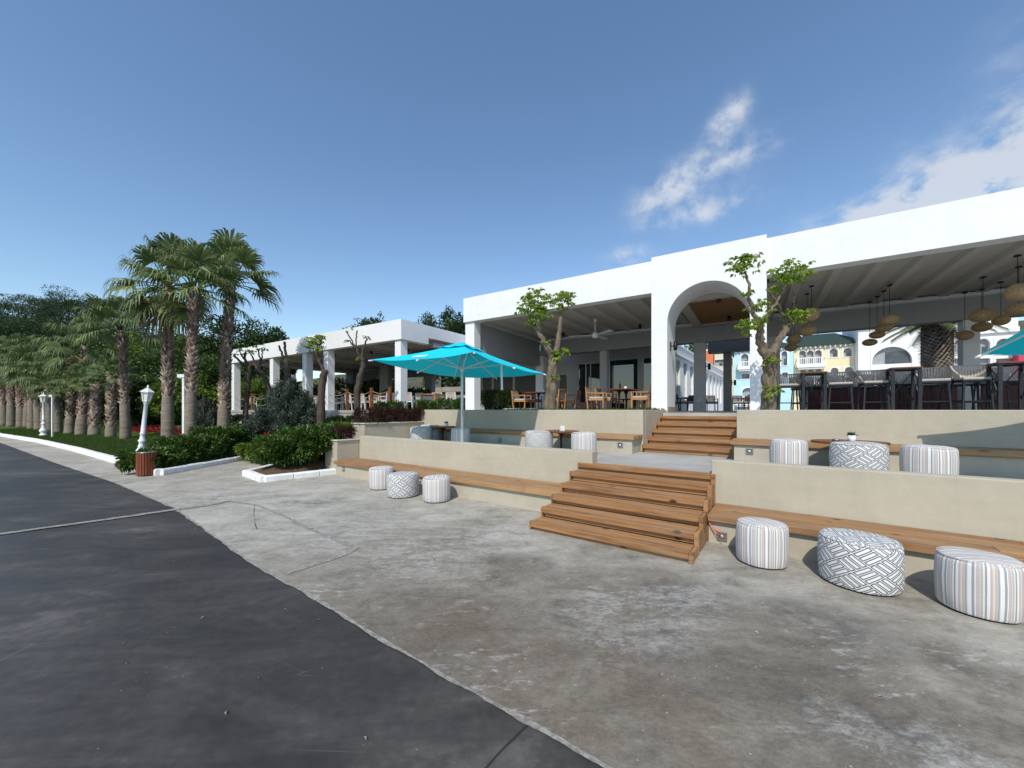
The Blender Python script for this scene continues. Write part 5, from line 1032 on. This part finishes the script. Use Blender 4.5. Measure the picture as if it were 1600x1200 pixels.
def ashtray(p, label):
    return tag(MB().lathe([(0, .004), (.034, .004), (.038, .026), (.046, .028), (.05, .022), (.048, 0), (0, 0)], 24).build('ashtray', M['grey_metal'], loc=p), label, 'ashtray')
ashtray(atpx(T, 1306.5, 7.22, LZ + .45), 'round metal ashtray on the oval low table'); ashtray(atpx(T, 870, 7.2, LZ + .45), 'round metal ashtray on the low table near the upper steps')

# --- square turquoise parasols
def mk_umbrella(tx=-.018, ty=-.06, dz=0):
    t = thing('parasol', 'x', 'umbrella'); HS = 1.43; zc, zp = 1.90 + dz, 2.45 + dz
    MB().box(-.3, .3, -.3, .3, 0, .06).build('base', M['white_metal'], t, bevel=.01); MB().tube([(0, 0, .06), (0, 0, 2.36 + dz)], .030, 14).build('pole', M['white_metal'], t)
    MB().lathe([(.05, 1.80 + dz), (.05, 1.9 + dz), (.034, 1.92 + dz)], 14).lathe([(.05, 2.30 + dz), (.05, 2.37 + dz), (.03, 2.40 + dz)], 14).build('hub', M['white_metal'], t)
    c = MB().box(.03, .09, -.03, .03, .74, .86); c.tube([(.09, 0, .8), (.15, 0, .8), (.15, 0, .7), (.21, 0, .7)], .008, 6); c.tube([(-.03, 0, .8), (-.10, 0, .84), (-.12, 0, .77)], .006, 6); c.build('crank', M['grey_metal'], t)
    ends = []
    for k in range(8):
        a = math.pi / 4 * k + math.pi / 4; ends.append(Vector((HS * math.sqrt(2) * math.cos(a), HS * math.sqrt(2) * math.sin(a), zc)) if k % 2 == 0 else Vector((HS * .985 * math.cos(a), HS * .985 * math.sin(a), zc - .055)))
    for e in ends: e.z += tx * e.x + ty * e.y
    top = Vector((0, 0, zp)); N = 10
    def pt(e, f): p = top.lerp(e, f); p.z -= .04 * math.sin(math.pi * f); return p
    m = MB(); vs = []; fs = []; S = 6
    for k in range(8):
        e1, e2 = ends[k], ends[(k + 1) % 8]; base = len(vs)
        for i in range(N + 1):
            f = i / N; a, b = pt(e1, f), pt(e2, f)
            for j in range(S + 1):
                g = j / S; q = a.lerp(b, g); sag = math.sin(math.pi * g) * f; q.z -= .028 * sag; q -= Vector((q.x, q.y, 0)) * .028 * sag; vs.append(q)
        for i in range(N):
            for j in range(S): w = base + i * (S + 1) + j; fs.append((w, w + 1, w + S + 2, w + S + 1))
    m.add(vs, fs, True); can = m.build('canopy', M['turquoise_canvas'], t)
    m = MB(); vs = []; fs = []                                         # vent cap over the peak
    for i in range(5):
        f = i / 4 * .26
        for k in range(32):
            kk = k / 4; e1, e2 = ends[int(kk) % 8], ends[(int(kk) + 1) % 8]; p = pt(e1, f).lerp(pt(e2, f), kk % 1); p.z += .035 + .012 * math.sin(k * math.pi / 2) * (i / 4); vs.append(p)
    for i in range(4):
        for k in range(32): k2 = (k + 1) % 32; fs.append((i * 32 + k, i * 32 + k2, (i + 1) * 32 + k2, (i + 1) * 32 + k))
    m.add(vs, fs, True).build('vent', M['turquoise_canvas'], can)
    for k, e in enumerate(ends):
        r = MB(); pts = [pt(e, f) - Vector((0, 0, .022)) for f in (.04, .3, .6, 1.0)]
        for a, b in zip(pts[:-1], pts[1:]): r.bar(a, b, .018, .026)
        d = (pts[3] - pts[2]).normalized(); r.tube([pts[3] - d * .02, pts[3] + d * .05], .017, 8); ro = r.build('rib', M['white_metal'], t)
        MB().bar(Vector((.045 * math.cos(math.pi / 4 * (k + 1)), .045 * math.sin(math.pi / 4 * (k + 1)), 1.86 + dz)), pt(e, .56) - Vector((0, 0, .04)), .016, .022).build('strut', M['white_metal'], ro)
    p = pt(ends[7], .78); MB().bar(p - Vector((0, 0, .02)), p + Vector((.01, .01, -.60)), .05, .006, (0, 1, 0)).build('strap', M['white_metal'], t)
    # woven-in emblem: a white capsule outline with a short bar, near the hem of one side
    a, b = ends[4], ends[5]; ex = ((ends[6] - ends[4]).normalized()); f0 = .80; mid = pt(ends[5], f0); sl_ = (pt(ends[5], .86) - pt(ends[5], .74)).normalized(); nn = ex.cross(sl_).normalized(); nn = nn if nn.z > 0 else -nn
    m = MB(); path = []
    for i in range(33):
        q = 2 * math.pi * i / 32; x = .12 * (1 if math.cos(q) > 0 else -1) * (abs(math.cos(q)) > 1e-9) + .07 * math.cos(q); path.append(mid - ex * .22 + ex * x + sl_ * .085 * math.sin(q) + nn * .022)
    m.tube(path, .008, 6, False); m.bar(mid - ex * .30 + nn * .02, mid - ex * .14 + nn * .02, .022, .004, nn); m.build('emblem', M['ceramic'], can)
    return t
def um(loc, rot, lab, *a): o = mk_umbrella(*a); o.location = loc; o.rotation_euler = (0, 0, rot); o['label'] = lab; o['group'] = 'turquoise parasols'
um((-1.17, 9.0, LZ), T.rot + R(4), 'square turquoise parasol on a white pole in the middle of the upper level'); um((6.83, 3.05, LZ), R(-107.5), 'turquoise parasol whose canopy corner enters at the right picture edge', .52, .0, .44)

# --- slatted bin, lamp posts, thin white posts
t = thing('litter_bin', 'round wooden slatted litter bin at the white kerb corner', 'bin', G(221.5, 744.5) + Vector((0, .12, .004))); MB().lathe([(.165, .03), (.165, .58), (.15, .58), (.15, .06), (0, .06)], 28).build('liner', M['dark_metal'], t); m = MB()
for i in range(22): a = 2 * math.pi * i / 22; c, s = math.cos(a), math.sin(a); m.bar((.18 * c, .18 * s, .025), (.18 * c, .18 * s, .575), .042, .022, (c, s, 0))
m.build('slats', M['bin_wood'], t, bevel=.003); MB().lathe([(.150, .575), (.198, .575), (.198, .592), (.150, .592)], 28).build('rim', M['grey_metal'], t); MB().lathe([(.14, 0), (.14, .03)], 20).build('foot', M['dark_metal'], t)
def mk_lamp():
    t = thing('lamp_post', 'x', 'lamp post'); MB().lathe([(.15, -.05), (.15, .05), (.11, .08), (.105, .14), (.15, .21), (.155, .27), (.10, .36), (.07, .42), (.085, .45), (.065, .49), (.062, .56), (.088, .59), (.088, .63), (.06, .66), (.055, .80), (.075, .82), (.055, .85), (.045, 1.68), (.065, 1.70), (.05, 1.73)], 22).build('post', M['white_metal'], t)
    l = MB()
    for k in range(6): a = math.pi / 3 * k; l.bar((.085 * math.cos(a), .085 * math.sin(a), 1.76), (.135 * math.cos(a), .135 * math.sin(a), 2.02), .018)
    l.lathe([(.05, 1.72), (.10, 1.75), (.10, 1.77), (.05, 1.78)], 6, smooth=False).lathe([(.17, 2.01), (.175, 2.035), (.13, 2.07), (.05, 2.13), (.022, 2.15), (.03, 2.18), (.0, 2.24)], 6, smooth=False); ln = l.build('lantern', M['white_metal'], t)
    MB().lathe([(.078, 1.775), (.126, 2.01)], 6, smooth=False).build('pane', M['lens_white'], ln); return t
LP_ = Rep(mk_lamp); q = on_lawn(218.5, 722); o = LP_(q, .3, 'white classic lamp post leaning slightly behind the wooden litter bin', 1.02); o.rotation_euler = (0, R(5), .3)
q = on_lawn(68, 680.5); LP_(q, .8, 'white classic lamp post far along the lawn by the kerb', 1.1)
def mk_post():
    t = thing('post_light', 'x', 'light post'); MB().box(-.045, .045, -.045, .045, -.1, 2.35).build('post', M['white_metal'], t, bevel=.006); MB().box(-.22, .07, -.07, .07, 2.355, 2.46).box(-.20, -.06, -.05, .05, 2.33, 2.354).build('head', M['white_metal'], t, bevel=.006); return t
PO = Rep(mk_post); q = on_lawn(288, 703); h = EYE + (640 - 585) / 600 * q.y - q.z; PO(q, -.2, 'thin white square light post between the two front palms', (1, 1, h / 2.46)); q = on_lawn(82, 683); h = EYE + (640 - 617) / 600 * q.y - q.z; PO(q, -.2, 'thin white light post beside the far lamp post', (.8, .8, h / 2.46))

# --- rope fence along the pavilion edge
t = thing('rope_fence', 'rope fence with wooden posts along the pavilion edge', 'fence', B(-20, 11.06, PZ), B.rot); o = (-20, 11.06, PZ); pu = [B.u_at(px, 11.06) for px in (366, 394, 424, 449, 480, 512, 542.5, 580.5, 609.5)]
for u in pu: MB(o).box(u - .055, u + .055, 11.01, 11.12, PZ, PZ + 1.0).build('post', M['post_wood'], t, bevel=.008)
for a, b in zip(pu[:-1], pu[1:]):
    for zz in (.86, .48): MB(o).tube([(a + (b - a) * k / 10, 11.06, PZ + zz - .16 * math.sin(math.pi * k / 10) * min(1.4, (b - a) / 1.5)) for k in range(11)], .014, 8).build('rope', M['rope'], t)
# --- chairs
def chair_parts(t, frame, web, arms=True, legm=None, w=.56, d=.54, back=.82, tapered=False):
    lm = M[legm or frame]; fm = M[frame]
    for sx in (-1, 1):
        MB().bar((sx * (w / 2 - .02), -d / 2 + .02, 0), (sx * (w / 2 - .02), -d / 2 + .02, .62 if arms else .44), .042, .036).build('leg', lm, t)
        MB().bar((sx * (w / 2 - .02), d / 2 - .02, 0), (sx * (w / 2 - .02), d / 2 + .07, back), .042, .036, (0, 1, 0)).build('leg', lm, t)
        if arms: MB().box(sx * (w / 2 - .02) - .026, sx * (w / 2 - .02) + .026, -d / 2 - .01, d / 2 + .03, .622, .648).build('armrest', fm, t, bevel=.004)
    MB().box(-w / 2 + .042, w / 2 - .042, -d / 2, -d / 2 + .035, .38, .435).box(-w / 2 + .042, w / 2 - .042, d / 2 - .04, d / 2 - .005, .38, .435).box(-w / 2, -w / 2 + .038, -d / 2 + .042, d / 2 - .045, .38, .435).box(w / 2 - .038, w / 2, -d / 2 + .042, d / 2 - .045, .38, .435).build('seat_frame', fm, t)
    MB().box(-w / 2 + .03, w / 2 - .03, -d / 2 + .01, d / 2 - .04, .438, .50).build('cushion', M['cushion_grey'], t, bevel=.018)
    b = MB(); n = 9
    for i in range(n):
        x = -w / 2 + .05 + (w - .10) * i / (n - 1); b.bar((x, d / 2 - .005, .47), (x, d / 2 + .062, back - .02), .045, .016, (0, 1, 0))
    b.build('backrest', M[web], t); MB().bar((-w / 2 + .005, d / 2 + .07, back), (w / 2 - .005, d / 2 + .07, back), .04, .03).build('back_rail', fm if not tapered else M[web], t, bevel=.006)
    return t
def mk_teak(): return chair_parts(thing('dining_chair', 'x', 'chair'), 'teak', 'rope_weave')
TC = Rep(mk_teak)
def dining(px, v, labs, tlab, z=FZ, half=.40):
    c = B.u_at(px, v)
    t = thing('dining_table', tlab, 'table', B(c, v, z), B.rot); MB().box(-half, half, -.75, .75, .715, .75).build('tabletop', M['table_wood'], t, bevel=.006)
    for y in (-.4, .4): MB().lathe([(.19, 0), (.19, .012), (.05, .04), (.03, .12), (.026, .45), (.04, .6), (.08, .70), (.12, .712)], 16, (0, y, 0)).build('pedestal', M['black_metal'], t)
    for (du, dv, ang), lb in labs: TC(B(c + du, v + dv, z), B.rot + R(ang), lb, group='teak chairs on the left dining terrace')
    return c
c1 = dining(849, 13.6, [((-.72, -.42, 92), 'teak armchair left of the pollarded tree, at the front of its table'), ((-.70, .42, 86), 'teak armchair left of the pollarded tree, at the back of its table'), ((.72, -.42, -96), 'teak armchair just right of the pollarded trunk'), ((.98, .42, -84), 'teak armchair further right of the pollarded trunk')], 'dark wood dining table partly hidden behind the pollarded trunk')
c2 = dining(973, 13.0, [((-.74, -.40, 96), 'teak armchair at the front left of the table near the arch'), ((-.70, .46, 88), 'teak armchair at the back left of the table near the arch'), ((.74, -.40, -92), 'teak armchair at the front right of the table near the arch'), ((.78, .46, -86), 'teak armchair at the back right of the table, against the arch pier')], 'dark wood dining table near the arch')
for (c, v, du, dv, lb) in ((c1, 13.6, .12, -.2, 'small white candle holder on the table behind the pollarded trunk'), (c2, 13.0, .15, -.2, 'small white candle holder on the table near the arch')):
    t = tag(MB().lathe([(.035, 0), (.042, .01), (.042, .085), (.034, .085), (.034, .03), (0, .03)], 16).build('candle_holder', M['ceramic'], loc=B(c + du, v + dv, FZ + .75)), lb, 'candle holder')
tag(MB().lathe([(.035, 0), (.038, .01), (.038, .17), (.014, .23), (.014, .29), (0, .29)], 14).build('bottle', M['dark_door'], loc=B(c2 - .12, 13.1, FZ + .75)), 'dark bottle standing on the dining table near the arch', 'bottle')
def mk_dark(): return chair_parts(thing('dark_chair', 'x', 'chair'), 'dark_brown', 'dark_brown', True)
DC = Rep(mk_dark)
for i, (px, v, ang, lb) in enumerate(((1062, 21.0, 60, 'dark brown chair nearest the left arch jamb, seen through the arch'), (1074, 22.0, -40, 'dark brown chair beside the left passage column'), (1111, 23.0, 20, 'dark brown chair between the two passage columns'), (1152, 24.0, 10, 'dark brown chair right of the dark passage column'), (1166, 24.5, -30, 'dark brown chair beside the right arch pier, seen through the arch'))):
    a = (px - 800) / 600; DC(atpx(B, px, v, FZ), B.rot + R(ang), lb, group='dark chairs beyond the arch')
for px, v, lb in ((1066, 23.0, 'dark table seen through the arch left of the passage column'), (1160, 26.0, 'dark table seen through the arch right of the dark column')):
    t = thing('dark_table', lb, 'table', atpx(B, px, v, FZ), B.rot); MB().box(-.7, .7, -.4, .4, .71, .75).build('tabletop', M['dark_brown'], t)
    for x in (-.62, .62):
        for y in (-.33, .33): MB().box(x - .03, x + .03, y - .03, y + .03, 0, .708).build('leg', M['dark_brown'], t)
def mk_pav(): return chair_parts(thing('rope_chair', 'x', 'chair'), 'white_metal', 'rope_grey', True, None, .56, .54, .80, True)
PC = Rep(mk_pav)
for i, (px, v, ang, lb) in enumerate(((392, 12.2, 80, 'white framed rope chair by the far pavilion column'), (455, 12.2, -70, 'white framed rope chair behind the grey green shrub'), (497, 12.4, 90, 'white framed rope chair left of the crooked leafy pollard'), (524, 12.2, 180, 'white framed rope chair between the rope posts right of the crooked pollard'), (535, 13.3, -90, 'white framed rope chair behind the rope post near the crooked pollard'), (553, 12.3, 175, 'white framed rope chair behind the nearest forked pollard'),
                                    (571, 12.4, 185, 'white framed rope chair just right of the nearest forked pollard'), (590, 13.2, 90, 'white framed rope chair at the left end of the teak pavilion table'), (604, 12.2, -90, 'white framed rope chair beside the front pavilion column'), (645, 12.6, 180, 'white framed rope chair right of the front pavilion column'), (664, 13.3, 170, 'white framed rope chair left of the low wooden table under the umbrella'), (690, 13.4, 185, 'white framed rope chair under the middle of the umbrella canopy'), (712, 13.4, 180, 'white framed rope chair left of the umbrella pole, inside the pavilion'))):
    PC(atpx(B, px, v, PZ), B.rot + R(ang), lb, group='rope chairs in the pavilion')
for i, (px, v, lb) in enumerate(((596, 12.6, 'teak table between rope chairs beside the front pavilion column'), (678, 13.0, 'teak table between rope chairs under the umbrella canopy'), (512, 13.0, 'teak table between rope chairs behind the crooked pollard'))):
    t = thing('teak_table', lb, 'table', atpx(B, px, v, PZ), B.rot); MB().box(-.45, .45, -.4, .4, .71, .745).build('tabletop', M['teak'], t)
    for x in (-.4, .4):
        for y in (-.35, .35): MB().box(x - .03, x + .03, y - .03, y + .03, 0, .708).build('leg', M['teak'], t)
# --- bar stools and tall tables on the right terrace
def mk_stool():
    t = thing('bar_stool', 'x', 'stool'); w = .27
    for sx in (-1, 1):
        for sy in (-1, 1): MB().bar((sx * .25, sy * .22, 0), (sx * .21, sy * .19, .70), .032, .032).build('leg', M['dark_metal'], t)
    m = MB().bar((-.238, -.208, .26), (.238, -.208, .26), .024).bar((-.238, .208, .26), (.238, .208, .26), .024).bar((-.238, -.2, .27), (-.238, .2, .27), .024).bar((.238, -.2, .27), (.238, .2, .27), .024); m.build('footrest', M['dark_metal'], t)
    MB().box(-.25, .25, -.23, .23, .70, .735).build('seat_frame', M['dark_metal'], t); MB().box(-.245, .245, -.245, .225, .738, .80).build('cushion', M['cushion_grey'], t, bevel=.022)
    b = MB(); rail = []; n = 25
    for i in range(n):                                              # barrel back of flat ropes, lower towards the front
        q = i / (n - 1); a = math.radians(-28 + 236 * q); x, y = .285 * math.cos(a), .25 * math.sin(a) + .0; zt = 1.09 - .23 * max(0, 1 - (math.sin(a) + .5) / .95) ** 1.2; x2, y2 = x * 1.08, y * 1.10; rail.append((x2, y2, zt)); b.bar((x * .93, y * .93, .76), (x2, y2, zt), .036, .012, (x, y, 0))
    b.build('backrest', M['rope_grey'], t); MB().tube(rail, .018, 8).build('back_rail', M['cushion_grey'], t); return t
BS = Rep(mk_stool)
for i, (px, v, ang, lb) in enumerate(((1232, 13.5, 4, 'bar stool nearest the pollarded trunk'), (1273, 14.3, 0, 'bar stool framed by the legs of the leftmost tall table'), (1313, 13.5, -6, 'bar stool just right of the leftmost tall table'), (1364, 13.3, 6, 'bar stool just left of the middle tall table'), (1411, 14.1, 0, 'bar stool framed by the legs of the middle tall table'), (1459, 13.2, -8, 'bar stool just right of the middle tall table'), (1517, 13.0, 10, 'bar stool just left of the rightmost tall table'), (1580, 14.0, 0, 'bar stool framed by the legs of the rightmost tall table'),
                                    (1252, 15.4, 170, 'bar stool in the rear row behind the leftmost tall table'), (1300, 15.4, 176, 'bar stool in the rear row, second behind the leftmost tall table'), (1345, 15.4, 184, 'bar stool in the rear row, centred between the two left tall tables'), (1392, 15.2, 180, 'bar stool in the rear row left behind the middle tall table'), (1440, 15.2, 174, 'bar stool in the rear row right behind the middle tall table'), (1494, 15.2, 186, 'bar stool in the rear row left of the grey column'), (1548, 15.0, 180, 'bar stool in the rear row right of the grey column'))):
    BS(atpx(B, px, v, FZ), B.rot + R(ang), lb, group='bar stools on the right terrace')
def mk_high():
    t = thing('tall_table', 'x', 'table'); MB().box(-.40, .40, -.36, .36, 1.05, 1.085).build('tabletop', M['table_wood'], t, bevel=.004); m = MB()
    for sx in (-1, 1):
        for sy in (-1, 1): MB().box(sx * .34 - .045, sx * .34 + .045, sy * .30 - .032, sy * .30 + .032, 0, 1.02).build('leg', M['dark_metal'], t)
        m.bar((sx * .34, -.27, .30), (sx * .34, .27, .98), .022).bar((sx * .34, .27, .30), (sx * .34, -.27, .98), .022)
    m.bar((-.31, .30, .30), (.31, .30, .98), .022).bar((.31, .30, .30), (-.31, .30, .98), .022); m.build('cross_brace', M['dark_metal'], t)
    MB().box(-.37, .37, -.33, -.27, 1.022, 1.048).box(-.37, .37, .27, .33, 1.022, 1.048).box(-.37, -.31, -.268, .268, 1.022, 1.048).box(.31, .37, -.268, .268, 1.022, 1.048).build('apron', M['dark_metal'], t); return t
HT = Rep(mk_high)
for px, v, lb in ((1270.5, 13.3, 'tall dark table, leftmost on the bar terrace'), (1411, 13.0, 'tall dark table in the middle of the bar terrace'), (1579, 12.7, 'tall dark table rightmost on the bar terrace, under the turquoise corner'), (1676, 12.6, 'tall dark table beyond the right picture edge')): HT(atpx(B, px, v, FZ), B.rot, lb, (.68, .78, 1), group='tall bar tables')
a, b = B.u_at(1262, 18.2), B.u_at(1640, 18.2); t = thing('bar_counter', 'dark red low bar counter behind the bar stools', 'counter', B(a, 18.2, FZ), B.rot); o = (a, 18.2, FZ)
MB(o).box(a, b, 18.2, 18.8, FZ, 2.42).build('front', M['red_panel'], t); MB(o).box(a - .05, b + .05, 18.1, 18.9, 2.425, 2.48).build('top', M['dark_brown'], t)
# --- pendants, ceiling fan, spotlights, sconces
PLAB = ['large pale rattan pendant beside the pollarded tree, hung highest there', 'rattan pendant just below and left of the highest one beside the tree', 'brown rattan pendant half hidden by the tree limb', 'lowest dark rattan pendant beside the tree', 'flat dark wicker pendant hung lowest in the middle cluster', 'flat dark wicker pendant second from the bottom in the middle cluster', 'flat dark wicker pendant under the pale one in the middle cluster', 'pale rattan pendant topmost in the middle cluster',
        'large pale rattan pendant left of the dark ceiling panel', 'rattan pendant directly under the large one by the grey column', 'wicker pendant right of the grey column pair', 'small wicker pendant in front of the grey column', 'biggest rattan pendant at the right picture edge', 'rattan pendant under the biggest one at the right picture edge']
for i, (px, py, w, h, v) in enumerate(((1268, 491, 26, 21, 12.8), (1261, 516.5, 28, 17, 13.6), (1241, 530, 22, 16, 14.6), (1236, 543, 19, 12, 15.4), (1359, 535, 23, 11, 15.6), (1370.5, 523, 24.5, 12, 15.0), (1381, 512, 27, 14, 14.4), (1390, 500, 29, 16, 13.8), (1536, 493, 42, 21, 14.2), (1534, 511, 31, 15, 15.6), (1564, 500.5, 28, 16, 15.0), (1507.5, 524, 27, 15, 15.8), (1590, 456.5, 42, 27, 12.6), (1592, 482.5, 42, 18, 13.6))):
    p = atpx(B, px, v, 0); p.z = EYE + (640 - py) / 600 * p.y; a = (px - 800) / 600; rx = w / 2 * p.y / 600 / math.sqrt(1 + .6 * a * a); rz = h / 2 * p.y / 600; t = thing('pendant_lamp', PLAB[i], 'pendant lamp', p, 0, 'rattan pendants over the bar terrace')
    n = 10; MB().lathe([(rx * math.sin(math.pi * (.08 + .84 * k / n)), -rz * math.cos(math.pi * (.08 + .84 * k / n))) for k in range(n + 1)], 28).build('shade', M['woven_rattan'], t); zc = 4.92 - p.z
    MB().tube([(0, 0, rz * .95), (0, 0, zc)], .006, 6).build('cord', M['black_metal'], t); MB().lathe([(.055, zc - .03), (.055, zc)], 14).build('ceiling_cup', M['black_metal'], t)
p = atpx(B, 930, 13.2, 0); t = thing('ceiling_fan', 'white three-bladed ceiling fan under the left terrace ceiling', 'fan', (p.x, p.y, 4.3), .4); MB().tube([(0, 0, .1), (0, 0, .60)], .022, 8).lathe([(.07, .50), (.07, .62)], 14).build('rod', M['white_metal'], t); MB().lathe([(0, -.1), (.09, -.08), (.12, 0), (.09, .1), (.03, .13)], 18).build('motor', M['white_metal'], t)
for k in range(3):
    a = 2 * math.pi * k / 3 + .5; c, s = math.cos(a), math.sin(a); MB().add([(c * .1 - s * .05, s * .1 + c * .05, .0), (c * .1 + s * .05, s * .1 - c * .05, .015), (c * .95 + s * .07, s * .95 - c * .07, .02), (c * .95 - s * .07, s * .95 + c * .07, -.02),
        (c * .1 - s * .05, s * .1 + c * .05, .012), (c * .1 + s * .05, s * .1 - c * .05, .027), (c * .95 + s * .07, s * .95 - c * .07, .032), (c * .95 - s * .07, s * .95 + c * .07, -.008)], [(3, 2, 1, 0), (4, 5, 6, 7), (0, 1, 5, 4), (1, 2, 6, 5), (2, 3, 7, 6), (3, 0, 4, 7)]).build('blade', M['white_metal'], t)
def mk_spot():
    t = thing('ceiling_spotlight', 'x', 'spotlight'); MB().lathe([(.055, -.16), (.06, -.16), (.06, 0)], 16).build('can', M['black_metal'], t); MB().lathe([(.0, -.15), (.054, -.15)], 16).build('lens', M['grey_metal'], t); return t
SP = Rep(mk_spot)
for px, py, zc, fr_v, lb in ((1000, 507, 4.86, None, 'black ceiling spotlight left of the arch pier'), (880.5, 520, 4.86, None, 'black ceiling spotlight behind the pollarded tree on the left terrace'), (1123, 464, 4.86, None, 'black ceiling spotlight in the front of the bamboo ceiling'), (1139.5, 494, 4.86, None, 'black ceiling spotlight at the back of the bamboo ceiling'), (580.5, 548.5, 4.86, None, 'black spotlight under the pavilion roof, nearest its front edge'), (568, 552, 4.86, None, 'black spotlight under the pavilion roof, behind the forked pollard'), (637, 545, 4.86, None, 'black spotlight by the front pavilion column'), (523, 553, 4.86, None, 'black spotlight in the middle of the pavilion ceiling')):
    Y = (zc - EYE) * 600 / (640 - py); SP(((px - 800) / 600 * Y, Y, zc), 0, lb, group='black ceiling spotlights')
def mk_sconce():
    t = thing('wall_sconce', 'x', 'wall lamp'); MB().box(-.02, 0, -.06, .06, -.12, .12).build('backplate', M['black_metal'], t, bevel=.004); MB().tube([(0, 0, 0), (.07, 0, 0)], .015, 8).lathe([(.05, -.12), (.05, .12)], 14, (.11, 0, 0)).build('lamp', M['black_metal'], t); return t
SCN = Rep(mk_sconce); q = B(-2.0, 11.45, 0); q.z = EYE + (640 - 541) / 600 * q.y; SCN(q, B.rot, 'black wall lamp inside the left arch jamb', group='black wall lamps of the passage')
q = B(B.u_at(1101.5, 16.32) + .02, 16.5, 0); q.z = EYE + (640 - 573) / 600 * q.y; SCN(q, B.rot, 'black wall lamp on the grey passage column', group='black wall lamps of the passage'); q = B(B.u_at(1143, 20.2) + .02, 20.4, 0); q.z = EYE + (640 - 598) / 600 * q.y; SCN(q, B.rot, 'black wall lamp on the dark rear passage column', group='black wall lamps of the passage')
tag(MB().prism([(0, 0), (1.2, 0), (1.3, .3), (.1, .35)], 0, .12).build('stone_slab', M['stone_grey'], loc=B(B.u_at(786, 12.2), 12.2, FZ), rot=B.rot, bevel=.02), 'pale stone slab on the ground in front of the dark hedge', 'slab')
p = atpx(B, 919, 17.6, FZ); t = thing('lounge_seat', 'low pink cushioned seat in front of the sliding door', 'seat', p, B.rot); MB().box(-.7, .7, -.35, .35, .12, .42).build('cushion', M['pink_fabric'], t, bevel=.06); MB().box(-.7, .7, -.33, .33, .02, .115).build('base', M['dark_brown'], t)
